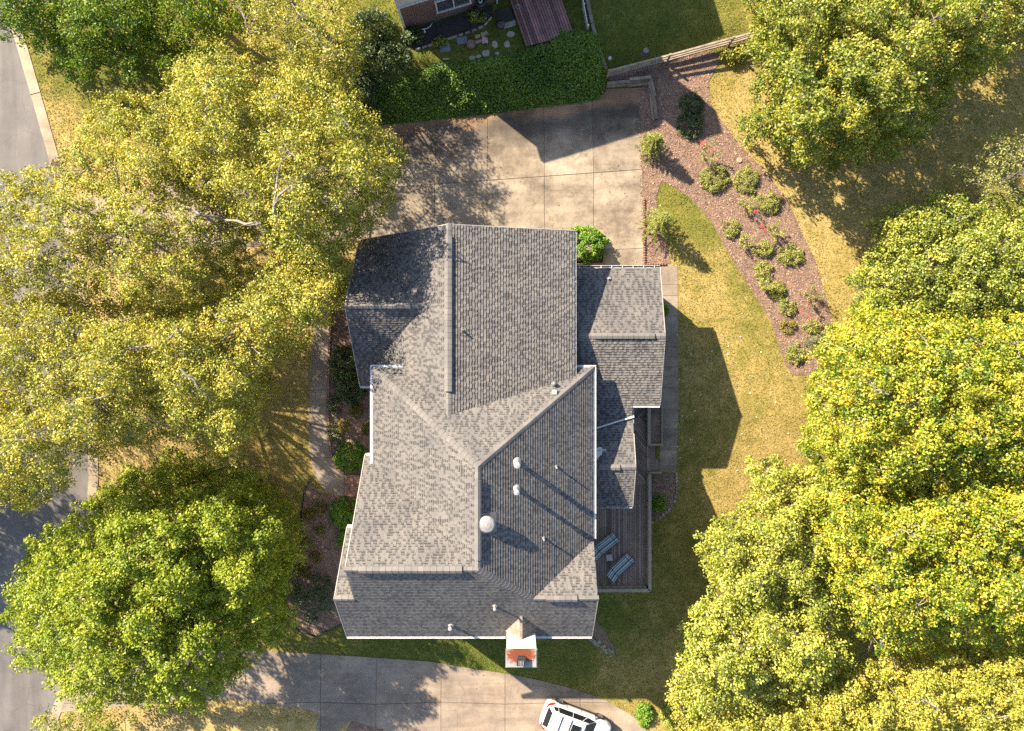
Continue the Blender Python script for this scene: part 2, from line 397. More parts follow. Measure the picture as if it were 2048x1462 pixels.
# ------------------------------------------------------------------ mesh helpers
ORG = {}
def props(o, label=None, cat=None, group=None, kind=None):
    for k, v in (('label', label), ('category', cat), ('group', group), ('kind', kind)):
        if v: o[k] = v
    return o
def thing(name, loc, label, cat, group=None, rz=0.0, local=False):
    o = bpy.data.objects.new(name, None)
    o.empty_display_size = 0.3
    COL.objects.link(o)
    o.location = loc
    o.rotation_euler = (0, 0, rz)
    ORG[o.name] = Vector((0, 0, 0)) if local else Vector(loc)
    return props(o, label, cat, group)
def link(name, me, parent=None, mats=(), shift=True):
    o = bpy.data.objects.new(name, me)
    COL.objects.link(o)
    for m in (mats if isinstance(mats, (list, tuple)) else [mats]): me.materials.append(m)
    if parent is not None:
        o.parent = parent
        org = ORG[parent.name]
        ORG[o.name] = org
        if shift and org.length > 0: me.transform(Matrix.Translation(-org))
    return o
class MB:
    def __init__(s): s.v = []; s.f = []; s.m = []; s.t = []
    def add(s, vs, fs, mi=0, tone=0.5):
        b = len(s.v)
        s.v += [tuple(p) for p in vs]
        s.f += [tuple(b + i for i in f) for f in fs]
        s.m += [mi] * len(fs); s.t += [tone] * len(fs)
        return s
    def box(s, c, size, rz=0.0, mi=0, tone=0.5):
        cx, cy, cz = c; hx, hy, hz = size[0] / 2, size[1] / 2, size[2] / 2
        co, si = math.cos(rz), math.sin(rz)
        vs = []
        for dz in (-hz, hz):
            for dx, dy in ((-hx, -hy), (hx, -hy), (hx, hy), (-hx, hy)):
                vs.append((cx + dx * co - dy * si, cy + dx * si + dy * co, cz + dz))
        return s.add(vs, [(3, 2, 1, 0), (4, 5, 6, 7), (0, 1, 5, 4), (1, 2, 6, 5), (2, 3, 7, 6), (3, 0, 4, 7)], mi, tone)
    def bar(s, p, q, w, h, up=(0, 0, 1), mi=0, tone=0.5):
        """beam between two points, w across, h along up"""
        p, q = Vector(p), Vector(q)
        d = (q - p).normalized()
        a = d.cross(Vector(up))
        if a.length < 1e-4: a = d.cross(Vector((1, 0, 0)))
        a.normalize(); u = a.cross(d).normalized()
        vs = []
        for e in (p, q):
            for i, j in ((-1, -1), (1, -1), (1, 1), (-1, 1)): vs.append(e + a * (w / 2 * i) + u * (h / 2 * j))
        return s.add(vs, [(3, 2, 1, 0), (4, 5, 6, 7), (0, 1, 5, 4), (1, 2, 6, 5), (2, 3, 7, 6), (3, 0, 4, 7)], mi, tone)
    def tube(s, pts, rad, n=6, mi=0, cap=True, tone=0.5):
        pts = [Vector(p) for p in pts]
        if isinstance(rad, (int, float)): rad = [rad] * len(pts)
        b = []; fs = []
        for i, p in enumerate(pts):
            d = (pts[min(i + 1, len(pts) - 1)] - pts[max(i - 1, 0)])
            if d.length < 1e-9: d = Vector((0, 0, 1))
            d.normalize()
            a = d.cross(Vector((0, 0, 1)))
            if a.length < 0.05: a = d.cross(Vector((1, 0, 0)))
            a.normalize(); u = a.cross(d)
            for k in range(n):
                t = 2 * math.pi * k / n
                b.append(p + (a * math.cos(t) + u * math.sin(t)) * rad[i])
        for i in range(len(pts) - 1):
            for k in range(n):
                fs.append((i * n + k, i * n + (k + 1) % n, (i + 1) * n + (k + 1) % n, (i + 1) * n + k))
        if cap:
            fs.append(tuple(range(n - 1, -1, -1))); fs.append(tuple(range((len(pts) - 1) * n, len(pts) * n)))
        return s.add(b, fs, mi, tone)
    def lathe(s, c, prof, n=20, mi=0, caps=True, axis=None):
        c = Vector(c); b = []; fs = []
        R = Matrix.Identity(3) if axis is None else Vector(axis).to_track_quat('Z', 'Y').to_matrix()
        for r, z in prof:
            for k in range(n):
                t = 2 * math.pi * k / n
                b.append(c + R @ Vector((r * math.cos(t), r * math.sin(t), z)))
        for i in range(len(prof) - 1):
            for k in range(n): fs.append((i * n + k, i * n + (k + 1) % n, (i + 1) * n + (k + 1) % n, (i + 1) * n + k))
        if caps:
            fs.append(tuple(range(n - 1, -1, -1))); fs.append(tuple(range((len(prof) - 1) * n, len(prof) * n)))
        return s.add(b, fs, mi)
    def prism(s, poly, ext, mi=0, tone=0.5):
        """polygon of 3-D points pushed along a vector"""
        n = len(poly); e = Vector(ext)
        vs = [Vector(p) for p in poly] + [Vector(p) + e for p in poly]
        fs = [tuple(range(n - 1, -1, -1)), tuple(range(n, 2 * n))] + [(i, (i + 1) % n, n + (i + 1) % n, n + i) for i in range(n)]
        return s.add(vs, fs, mi, tone)
    def build(s, name, mats, parent=None, smooth=False, tone=False, fix=True):
        me = bpy.data.meshes.new(name)
        me.from_pydata(s.v, [], s.f)
        me.polygons.foreach_set('material_index', s.m)
        if tone:
            a = me.attributes.new('tone', 'FLOAT', 'FACE'); a.data.foreach_set('value', s.t)
        if fix:
            bm = bmesh.new(); bm.from_mesh(me)
            bmesh.ops.recalc_face_normals(bm, faces=bm.faces)
            bm.to_mesh(me); bm.free()
        if smooth: me.polygons.foreach_set('use_smooth', [True] * len(me.polygons))
        me.update()
        return link(name, me, parent, mats)
def bevel(o, w=0.01, seg=2):
    m = o.modifiers.new('bevel', 'BEVEL'); m.width = w; m.segments = seg; m.limit_method = 'ANGLE'
    return o
def quads_mesh(name, V, tone, mats, parent=None, nper=4):
    """many loose leaves: V is (n,4,3): base, right, tip, left; two triangles each"""
    n = len(V)
    me = bpy.data.meshes.new(name)
    me.vertices.add(4 * n)
    me.vertices.foreach_set('co', V.reshape(-1).astype(np.float32))
    idx = (np.arange(n)[:, None] * 4 + np.array([0, 1, 2, 0, 2, 3])[None]).reshape(-1)
    me.loops.add(6 * n); me.loops.foreach_set('vertex_index', idx.astype(np.int32))
    me.polygons.add(2 * n)
    me.polygons.foreach_set('loop_start', (np.arange(2 * n) * 3).astype(np.int32))
    a = me.attributes.new('tone', 'FLOAT', 'FACE')
    a.data.foreach_set('value', np.repeat(np.clip(tone, 0, 1), 2).astype(np.float32))
    me.update(calc_edges=True)
    return link(name, me, parent, mats)
def unit(v): return v / (np.linalg.norm(v, axis=-1, keepdims=True) + 1e-9)
def leaf_quads(P, N, L, wid=0.6, fold=0.12, tdir=None):
    """leaf rhombs around points P with normals N, lengths L"""
    n = len(P)
    r = rng.normal(size=(n, 3)) if tdir is None else tdir + 0.35 * rng.normal(size=(n, 3))
    T = unit(r - (r * N).sum(1, keepdims=True) * N)
    B = np.cross(N, T)
    L = np.broadcast_to(np.asarray(L, float), (n,))[:, None]
    W = L * wid / 2
    up = N * L * fold
    return np.stack([P - T * L / 2, P - B * W + up - T * L * 0.06, P + T * L / 2, P + B * W + up - T * L * 0.06], 1)
def sheet(name, pts, mat, dz, parent=None, skirt=0.0, xcut=False, kind='structure', tone=0.5):
    """polygon (world x, y) laid on the ground, following its slope"""
    bm = bmesh.new()
    if area(pts) < 0: pts = pts[::-1]
    vs = [bm.verts.new((x, y, 0)) for x, y in pts]
    for tri in tessellate_polygon([[Vector((x, y, 0)) for x, y in pts]]):
        a_, b_, c_ = (pts[i] for i in tri)
        if abs((b_[0] - a_[0]) * (c_[1] - a_[1]) - (c_[0] - a_[0]) * (b_[1] - a_[1])) > 1e-7: bm.faces.new([vs[i] for i in tri])
    ys = [p[1] for p in pts]; xs = [p[0] for p in pts]
    for k in range(math.ceil(min(ys) * 2), math.floor(max(ys) * 2) + 1):
        bmesh.ops.bisect_plane(bm, geom=bm.verts[:] + bm.edges[:] + bm.faces[:], plane_co=(0, k / 2, 0), plane_no=(0, 1, 0))
    if xcut:
        for k in range(math.ceil(min(xs) * 2), math.floor(max(xs) * 2) + 1):
            bmesh.ops.bisect_plane(bm, geom=bm.verts[:] + bm.edges[:] + bm.faces[:], plane_co=(k / 2, 0, 0), plane_no=(1, 0, 0))
    co = np.array([v.co[:2] for v in bm.verts])
    z = zg(co[:, 0], co[:, 1]) + dz
    for v, zz in zip(bm.verts, z): v.co.z = zz
    if skirt:
        be = [e for e in bm.edges if e.is_boundary]
        r = bmesh.ops.extrude_edge_only(bm, edges=be)
        for g in r['geom']:
            if isinstance(g, bmesh.types.BMVert): g.co.z -= skirt
    bmesh.ops.recalc_face_normals(bm, faces=bm.faces)
    me = bpy.data.meshes.new(name)
    bm.to_mesh(me); bm.free()
    up = sum(p.normal.z * p.area for p in me.polygons)
    if up < 0: me.flip_normals()
    a = me.attributes.new('tone', 'FLOAT', 'FACE'); a.data.foreach_set('value', [tone] * len(me.polygons))
    o = link(name, me, parent, mat)
    if parent is None and kind: o['kind'] = kind
    return o
def panels(name_root, mat, pts, cells, dz=0.03, gap=0.018, xcut=False):
    """paved surface: a dirt bed with concrete panels lying in it as parts"""
    root = sheet(name_root, pts, MT['joint'], dz - 0.018, xcut=xcut)
    ORG[root.name] = Vector((0, 0, 0))
    if area(pts) < 0: pts = pts[::-1]
    for c in cells:
        if area(c) < 0: c = c[::-1]
        cx = sum(p[0] for p in c) / len(c); cy = sum(p[1] for p in c) / len(c)
        sh = []
        for x, y in c:
            d = math.hypot(x - cx, y - cy)
            k = max(0, 1 - gap * 1.4 / max(d, 0.05))
            sh.append((cx + (x - cx) * k, cy + (y - cy) * k))
        q = clip_poly(pts, sh)
        if len(q) >= 3 and abs(area(q)) > 0.02:
            sheet('concrete_panel', q, mat, dz, root, skirt=0.03, xcut=xcut, tone=random.random())
    return root
def grid_cells(P):
    """P: rows of points -> quads"""
    out = []
    for i in range(len(P) - 1):
        for j in range(len(P[0]) - 1):
            out.append([P[i][j], P[i][j + 1], P[i + 1][j + 1], P[i + 1][j]])
    return out

# ------------------------------------------------------------------ ground
def ground_sheet():
    far = [90, 160, 320, 700]
    xs = np.concatenate([-np.array(far[::-1]) , np.arange(-48, 48.01, 0.5), far])
    ys = np.concatenate([-np.array(far[::-1]), np.arange(-40, 40.01, 0.5), far])
    X, Y = np.meshgrid(xs, ys)
    Z = zg(X, Y)
    nx, ny = len(xs), len(ys)
    V = np.stack([X, Y, Z], -1).reshape(-1, 3)
    i = np.arange(nx - 1)[None] + nx * np.arange(ny - 1)[:, None]
    Q = np.stack([i, i + 1, i + nx + 1, i + nx], -1).reshape(-1, 4)
    me = bpy.data.meshes.new('lawn')
    me.vertices.add(len(V)); me.vertices.foreach_set('co', V.reshape(-1).astype(np.float32))
    me.loops.add(Q.size); me.loops.foreach_set('vertex_index', Q.reshape(-1).astype(np.int32))
    me.polygons.add(len(Q)); me.polygons.foreach_set('loop_start', (np.arange(len(Q)) * 4).astype(np.int32))
    me.update(calc_edges=True)
    a = me.attributes.new('dry', 'FLOAT', 'POINT')
    a.data.foreach_set('value', dryness_lift(V[:, 0], V[:, 1]).astype(np.float32))
    o = link('lawn', me, None, MT['lawn'])
    o['kind'] = 'structure'
    return o
# where the turf is parched (towards 1) or lush (towards 0), raised in places to lighten the shaded lawn: px, py, radius px, value
DRY_LIFT = [(1290, 70, 130, 0.12), (1380, 60, 90, 0.25), (1460, 30, 70, 0.45), (1500, 200, 90, 0.78), (1600, 420, 110, 0.75), (1660, 560, 90, 0.7), (1720, 430, 120, 0.72), (1900, 250, 160, 0.6),
       (1370, 420, 45, 0.3), (1440, 470, 35, 0.22), (1500, 560, 30, 0.2), (1520, 650, 40, 0.28), (1420, 560, 60, 0.6), (1400, 640, 70, 0.66), (1500, 780, 80, 0.6),
       (1420, 740, 90, 0.62), (1420, 870, 70, 0.42), (1560, 900, 90, 0.85), (1500, 960, 80, 0.72), (1460, 1000, 60, 0.68), (1360, 960, 50, 0.45), (1360, 1090, 70, 0.45),
       (1300, 1250, 80, 0.42), (1340, 1330, 70, 0.8), (1230, 1250, 50, 0.12), (1240, 1330, 50, 0.62), (1300, 1390, 60, 0.3), (1140, 1310, 50, 0.2), (960, 1310, 60, 0.12), (800, 1290, 90, 0.16), (640, 1285, 80, 0.35),
       (580, 780, 90, 0.66), (560, 930, 90, 0.58), (330, 910, 120, 0.85), (260, 960, 80, 0.9), (520, 560, 150, 0.8), (300, 500, 200, 0.95), (380, 640, 150, 0.8),
       (110, 120, 60, 0.45), (160, 130, 60, 0.25), (120, 260, 60, 0.72), (250, 180, 90, 0.2), (330, 1440, 150, 0.88), (540, 1440, 100, 0.82), (720, 1450, 80, 0.75), (1290, 1420, 50, 0.75), (940, 90, 120, 0.12), (1700, 800, 200, 0.5), (1700, 1200, 300, 0.5)]
def dryness_lift(x, y):
    x = np.asarray(x); y = np.asarray(y)
    num = np.full(x.shape, 0.5 * 0.02); den = np.full(x.shape, 0.02)
    for px, py, r, v in DRY_LIFT:
        c = gp(px, py); R = r / 32.0
        w = np.exp(-((x - c.x) ** 2 + (y - c.y) ** 2) / (R * R))
        num += w * v; den += w
    return num / den
ground_sheet()

edge = [(-40, -200), (-5, -60), (20, 44), (62, 190), (104, 338), (140, 500), (165, 650), (176, 800), (178, 950), (168, 1100), (146, 1250), (118, 1380), (70, 1520), (0, 1640), (-80, 1760)]
road = [gp(x, y)[:2] for x, y in edge]
road_pts = [(-40, 24)] + [tuple(p) for p in road][0:] + [(-40, -30)]
road_pts = [tuple(p) for p in road] + [(-70, -27), (-70, 26)]
sheet('road', road_pts, MT['asphalt'], 0.012, xcut=False)
# gutter pan beside the road, in cast lengths
kr = thing('kerb_gutter', gp(80, 250), 'long curved strip of tan concrete gutter along the asphalt road', 'kerb')
def offset_line(pts, d):
    out = []
    for i, p in enumerate(pts):
        a = Vector(pts[max(i - 1, 0)]); b = Vector(pts[min(i + 1, len(pts) - 1)])
        t = (b - a).normalized()
        out.append((p[0] - t.y * d, p[1] + t.x * d))
    return out
def dense(pts, step):
    out = []
    for a, b in zip(pts[:-1], pts[1:]):
        n = max(1, int(math.hypot(b[0] - a[0], b[1] - a[1]) / step))
        out += [(a[0] + (b[0] - a[0]) * k / n, a[1] + (b[1] - a[1]) * k / n) for k in range(n)]
    return out + [pts[-1]]
rl = dense([tuple(p) for p in road], 2.6)
ro = offset_line(rl, 0.62)
for a, b, c, d in zip(rl[:-1], rl[1:], ro[1:], ro[:-1]):
    if a[1] > 30 or a[1] < -32: continue
    k = 0.006
    q = [(a[0] + (b[0] - a[0]) * k, a[1] + (b[1] - a[1]) * k), (a[0] + (b[0] - a[0]) * (1 - k), a[1] + (b[1] - a[1]) * (1 - k)), (d[0] + (c[0] - d[0]) * (1 - k), d[1] + (c[1] - d[1]) * (1 - k)), (d[0] + (c[0] - d[0]) * k, d[1] + (c[1] - d[1]) * k)]
    sheet('kerb_stone', q, MT['gutter_c'], 0.035, kr, skirt=0.06, tone=random.random())
# storm drain grate at the end of the gutter
g = gp(114, 327)
dr = thing('storm_drain', g, 'rusty slotted storm drain grate set into the gutter by the road', 'drain grate')
mb = MB(); rz = math.radians(-17)
for k in (-1, 1):
    mb.box((g.x + k * 0.31 * math.cos(rz), g.y + k * 0.31 * math.sin(rz), g.z + 0.06), (0.05, 0.42, 0.04), rz)
    mb.box((g.x - k * 0.185 * math.sin(rz), g.y + k * 0.185 * math.cos(rz), g.z + 0.06), (0.57, 0.05, 0.04), rz)
mb.build('frame', MT['iron'], dr)
MB().box((g.x, g.y, g.z + 0.042), (0.57, 0.32, 0.006), rz).build('shaft', MT['soil'], dr)
for k in range(7):
    t = -0.24 + 0.08 * k
    MB().box((g.x + t * math.cos(rz), g.y + t * math.sin(rz), g.z + 0.06), (0.028, 0.33, 0.03), rz + 0.5).build('slat', MT['iron'], dr)

# parking pad with the driveway to the road
pad = gpoly([(735, 290), (745, 252), (870, 240), (1000, 226), (1100, 212), (1200, 193), (1214, 178), (1280, 176), (1284, 350), (1287, 531), (1150, 533), (1140, 470), (900, 470), (735, 480), (640, 486), (640, 330)])
xs = [600, 735, 869, 974, 1089, 1187, 1300]
rows = []
for yl, yr in ((140, 120), (378, 339), (520, 497), (560, 545)):
    rows.append([tuple(gp(x, yl + (yr - yl) * (x - 735) / 550)[:2]) for x in xs])
panels('parking_pad', MT['pad'], pad, grid_cells(rows))
dw = gpoly([(636, 332), (636, 486), (520, 492), (380, 500), (180, 520), (150, 480), (135, 400), (250, 385), (400, 350), (520, 335)])
rows = [[tuple(gp(x, y)[:2]) for x in (100, 220, 330, 440, 540, 650)] for y in (300, 420, 540)]
panels('driveway', MT['conc'], dw, grid_cells(rows))
# side path of square slabs
sp = gpoly([(1290, 533), (1355, 531), (1352, 944), (1318, 944), (1322, 620), (1290, 560)])
rows = [[tuple(gp(x, y)[:2]) for x in (1280, 1372)] for y in (520, 569, 591, 632, 665, 694, 734, 776, 819, 858, 900, 960)]
panels('side_path', MT['conc'], sp, grid_cells(rows))
# front path curving to the brick step
fp = gpoly([(648, 500), (640, 560), (632, 620), (623, 700), (620, 780), (617, 850), (619, 905), (627, 945), (645, 975), (668, 990), (689, 993), (689, 950), (674, 940), (662, 918), (656, 880), (654, 800), (656, 700), (663, 620), (670, 560), (676, 500)])
rows = [[tuple(gp(x, y)[:2]) for x in (590, 720)] for y in (480, 560, 640, 710, 780, 849, 915, 1010)]
panels('front_path', MT['conc'], fp, grid_cells(rows))
# lower drive
ld = gpoly([(135, 1285), (250, 1280), (490, 1300), (600, 1306), (720, 1313), (860, 1323), (960, 1340), (1030, 1350), (1090, 1363), (1150, 1378), (1215, 1402), (1262, 1430), (1290, 1452), (1300, 1500), (1290, 1580), (820, 1580), (800, 1468), (700, 1440), (678, 1462), (668, 1520), (622, 1520), (634, 1462), (638, 1424), (560, 1410), (440, 1398), (250, 1412), (110, 1425)])
rows = [[tuple(gp(x, y)[:2]) for x, y in zip((60, 200, 340, 490, 641, 752, 882, 1010, 1160, 1330), [yy + (i % 2) * 4 for i in range(10)])] for yy in (1240, 1404, 1600)]
panels('lower_drive', MT['conc_grey'], ld, grid_cells(rows))

# planting beds
bed = gpoly([(1300, 174), (1216, 163), (1218, 150), (1330, 122), (1425, 100), (1441, 118), (1417, 165), (1420, 205), (1433, 228), (1480, 290), (1530, 345), (1575, 400), (1605, 470), (1630, 520), (1650, 590), (1664, 645), (1632, 700), (1640, 750), (1584, 750), (1570, 728), (1540, 640), (1470, 530), (1420, 440), (1385, 400), (1345, 372), (1322, 362), (1312, 400), (1318, 440), (1335, 490), (1341, 527), (1284, 529), (1280, 380), (1278, 250), (1276, 176)])
sheet('mulch_bed', bed, MT['mulch'], 0.022, xcut=True)
bed2 = gpoly([(674, 540), (760, 560), (780, 760), (780, 900), (740, 960), (690, 948), (676, 938), (664, 916), (659, 880), (657, 800), (659, 700), (666, 620)])
sheet('mulch_bed', bed2, MT['mulch'], 0.026)
bed3 = gpoly([(692, 996), (668, 992), (640, 985), (618, 962), (608, 985), (604, 1030), (606, 1080), (592, 1130), (572, 1180), (575, 1228), (598, 1260), (632, 1270), (690, 1243), (760, 1200), (760, 1000)])
sheet('mulch_bed', bed3, MT['mulch'], 0.026)
bed4 = gpoly([(1303, 948), (1350, 948), (1350, 985), (1346, 1002), (1336, 1018), (1318, 1032), (1304, 1042)])
sheet('mulch_bed', bed4, MT['mulch'], 0.026)
sheet('bare_earth', gpoly([(1184, 1215), (1192, 1240), (1210, 1262), (1226, 1290), (1232, 1310), (1205, 1290), (1186, 1274), (1170, 1260)]), MT['mulch'], 0.02)
sheet('bare_earth', gpoly([(690, 1470), (702, 1442), (760, 1458), (800, 1470), (790, 1560), (690, 1560)]), MT['mulch'], 0.02)
nbed = gpoly([(800, 70), (815, 62), (985, 10), (985, 34), (968, 52), (942, 63), (915, 72), (885, 82), (856, 92), (830, 100), (812, 90)])
sheet('dark_bed', nbed, MT['soil'], 0.04, xcut=True)

PAVED = [pad, dw, sp, fp, ld, bed, bed2, bed3, bed4, nbed, road_pts, rl + ro[::-1],
         [(-9, -14.8), (4.3, -14.8), (8.6, -13.9), (8.6, -2.2), (8.4, 5.5), (3.3, 5.5), (3.3, 7.1), (-8.6, 7.1)]]
# a clump of turf blades every few centimetres, as far as the picture goes
def turf():
    n = 420000
    x = rng.uniform(-33, 33, n); y = rng.uniform(-24.5, 24.5, n)
    keep = np.ones(n, bool)
    jx, jy = rng.normal(0, .06, n), rng.normal(0, .06, n)
    for p in PAVED: keep &= ~inside(p, x + jx, y + jy)
    iv = gpoly(IVY)
    keep &= ~inside(iv, x, y)
    x, y = x[keep], y[keep]
    d = dryness_lift(x, y)
    k = rng.random(len(x)) < np.clip(1.05 - 0.35 * d, 0, 1)
    x, y, d = x[k], y[k], d[k]
    n = len(x)
    h = rng.uniform(0.04, 0.10, n)
    a = rng.uniform(0, 2 * np.pi, n)
    z = zg(x, y) - 0.005
    P = np.stack([x, y, z], -1)
    T = unit(np.stack([np.cos(a) * 0.9, np.sin(a) * 0.9, np.full(n, 0.75)], -1))
    B = np.stack([-np.sin(a), np.cos(a), np.zeros(n)], -1)
    w = rng.uniform(0.018, 0.04, n)[:, None]
    L = h[:, None]
    V = np.stack([P, P + T * L * 0.55 - B * w, P + T * L * 1.15 - np.array([0, 0, 0.2]) * L, P + T * L * 0.55 + B * w], 1)
    o = quads_mesh('grass', V, d * 0.75 + rng.normal(0.1, 0.16, n), LF['blade'])
    o['kind'] = 'stuff'
IVY = [(700, 262), (742, 250), (870, 238), (1000, 224), (1100, 210), (1170, 204), (1198, 196), (1208, 180), (1214, 150), (1205, 115), (1190, 70), (1150, 58), (1118, 58), (1095, 85), (1050, 100), (1010, 112), (960, 118), (920, 124), (870, 128), (835, 150), (790, 158), (740, 170), (700, 190)]
turf()
def scatter_in(poly, n):
    xs = [p[0] for p in poly]; ys = [p[1] for p in poly]
    x = rng.uniform(min(xs), max(xs), n); y = rng.uniform(min(ys), max(ys), n)
    k = inside(poly, x, y)
    return x[k], y[k]
def chips():
    Ps, Ts = [], []
    for poly, n in ((bed, 52000), (bed2, 9000), (bed3, 14000), (bed4, 3000)):
        x, y = scatter_in(poly, n)
        Ps.append(np.stack([x, y, zg(x, y) + 0.04], -1)); Ts.append(np.clip(rng.beta(1.3, 2.6, len(x)), 0, 1))
    P = np.concatenate(Ps); t = np.concatenate(Ts)
    N = unit(np.array([0, 0, 1.0]) + 0.45 * rng.normal(size=P.shape))
    V = leaf_quads(P, N, rng.uniform(0.05, 0.14, len(P)), 0.42, 0.05)
    o = quads_mesh('mulch_chips', V, t * 1.4, MT['chip'])
    o['kind'] = 'stuff'
chips()
def litter():
    x = rng.uniform(10.3, 18, 46); y = rng.uniform(-8, 2, 46)
    P = np.stack([x, y, zg(x, y) + .06], -1)
    N = unit(np.array([0, 0, 1.0]) + .2 * rng.normal(size=P.shape))
    o = quads_mesh('pale_petals', leaf_quads(P, N, rng.uniform(.06, .13, 46), .7), np.full(46, .5), MT['bird'])
    o['kind'] = 'stuff'
litter()
def fallen():
    P = []
    for poly, n in ((road_pts, 2500), (gpoly([(0, 0), (800, 0), (800, 1462), (0, 1462)]), 500), (ld, 260), (pad, 160), (gpoly([(1210, 0), (1640, 0), (1600, 1300), (1200, 1300)]), 60)):
        x, y = scatter_in(poly, n)
        k = (np.abs(x) < 26) & (np.abs(y) < 24)
        P.append(np.stack([x[k], y[k], zg(x[k], y[k]) + 0.05], -1))
    P = np.concatenate(P)
    N = unit(np.array([0, 0, 1.0]) + 0.3 * rng.normal(size=P.shape))
    o = quads_mesh('fallen_leaves', leaf_quads(P, N, rng.uniform(0.05, 0.12, len(P)), 0.7), rng.random(len(P)), LF['fallen'])
    o['kind'] = 'stuff'
fallen()

# ------------------------------------------------------------------ the house
house = thing('house', (0, 0, -1.5), 'large house with grey shingled hip and gable roofs in the middle of the plot', 'house')
def plane(x0, y0, z0, sx, sy):          # z = z0 + sx (x - x0) + sy (y - y0)
    return lambda x, y: z0 + sx * (x - x0) + sy * (y - y0)
PW = (plane(-1.65, 0, 9.57, 0.684, 0), (-1, 0), 0.684)
PE = (plane(-1.65, 0, 9.57, -0.668, 0), (1, 0), 0.668)
PN = (plane(0, -4.9, 9.57, 0, -0.85), (0, 1), 0.85)
PN2 = (plane(0, -9.93, 9.57, 0, -0.9), (0, 1), 0.9)
PS = (plane(0, -9.93, 9.57, 0, 0.9), (0, -1), 0.9)
PLN = (plane(0, -11.95, 7.75, 0, -0.9), (0, 1), 0.9)
PWw = (plane(-3.27, 0, 7.58, 0.8, 0), (-1, 0), 0.8)
PWe = (plane(-3.27, 0, 7.58, -0.25, 0), (1, 0), 0.25)
PGn = (plane(0, 3.16, 6.5, 0, -0.83), (0, 1), 0.83)
PGs = (plane(0, 3.16, 6.5, 0, 0.83), (0, -1), 0.83)
PPn = (plane(0, 1.63, 5.15, 0, -0.335), (0, 1), 0.335)
PPs = (plane(0, 1.63, 5.15, 0, 0.335), (0, -1), 0.335)
PKn = (plane(0, -5.69, 4.5, 0, -0.36), (0, 1), 0.36)
PKs = (plane(0, -5.69, 4.5, 0, 0.42), (0, -1), 0.42)
ROOFS = [
    (PW, [(-7.6, -.11), (-7.6, -5.41), (-1.65, -9.93), (-1.65, -4.9)]),
    (PN, [(-7.6, -.11), (-1.65, -4.9), (4.44, -.11), (3.36, -.11), (3.36, -.62), (-3.27, -2.56), (-5.87, -.11)]),
    (PE, [(4.44, -.11), (-1.65, -4.9), (-1.65, -9.93), (1.07, -11.95), (4.44, -9.45)]),
    (PN2, [(-1.65, -9.93), (-7.6, -5.41), (-7.6, -4.96), (-8.1, -4.96), (-8.1, -9.93)]),
    (PS, [(-8.1, -9.93), (-8.1, -11.95), (-9.1, -11.95), (-9.1, -14.9), (4.4, -14.9), (4.4, -11.95), (1.07, -11.95), (-1.65, -9.93)]),
    (PLN, [(-9.1, -11.95), (-8.1, -11.95), (-8.1, -8.95), (-9.1, -8.95)]),
    (PLN, [(1.07, -11.95), (4.4, -11.95), (4.44, -9.45)]),
    (PWw, [(-3.27, 7.28), (-8.75, 7.28), (-8.75, 7.14), (-4.62, 3.16), (-8.01, -.11), (-5.87, -.11), (-3.27, -2.56)]),
    (PWe, [(-3.27, 7.28), (-3.27, -2.56), (3.36, -.62), (3.36, 7.22)]),
    (PGn, [(-8.86, 3.16), (-4.62, 3.16), (-8.86, 7.25)]),
    (PGs, [(-8.86, 3.16), (-8.86, -1.2), (-7.3, -1.2), (-7.3, -.11), (-8.01, -.11), (-4.62, 3.16)]),
    (PPn, [(3.0, 1.63), (8.42, 1.63), (8.42, 5.56), (3.0, 5.56)]),
    (PPs, [(3.0, 1.63), (3.0, -3.13), (6.87, -3.13), (6.87, -2.25), (8.42, -2.25), (8.42, 1.63)]),
    (PKn, [(4.0, -5.69), (6.92, -5.69), (6.92, -3.13), (4.0, -3.13)]),
    (PKs, [(4.0, -5.69), (4.0, -8.08), (6.92, -8.08), (6.92, -5.69)]),
]
EXPO = 0.152
TH = 0.022
single = []
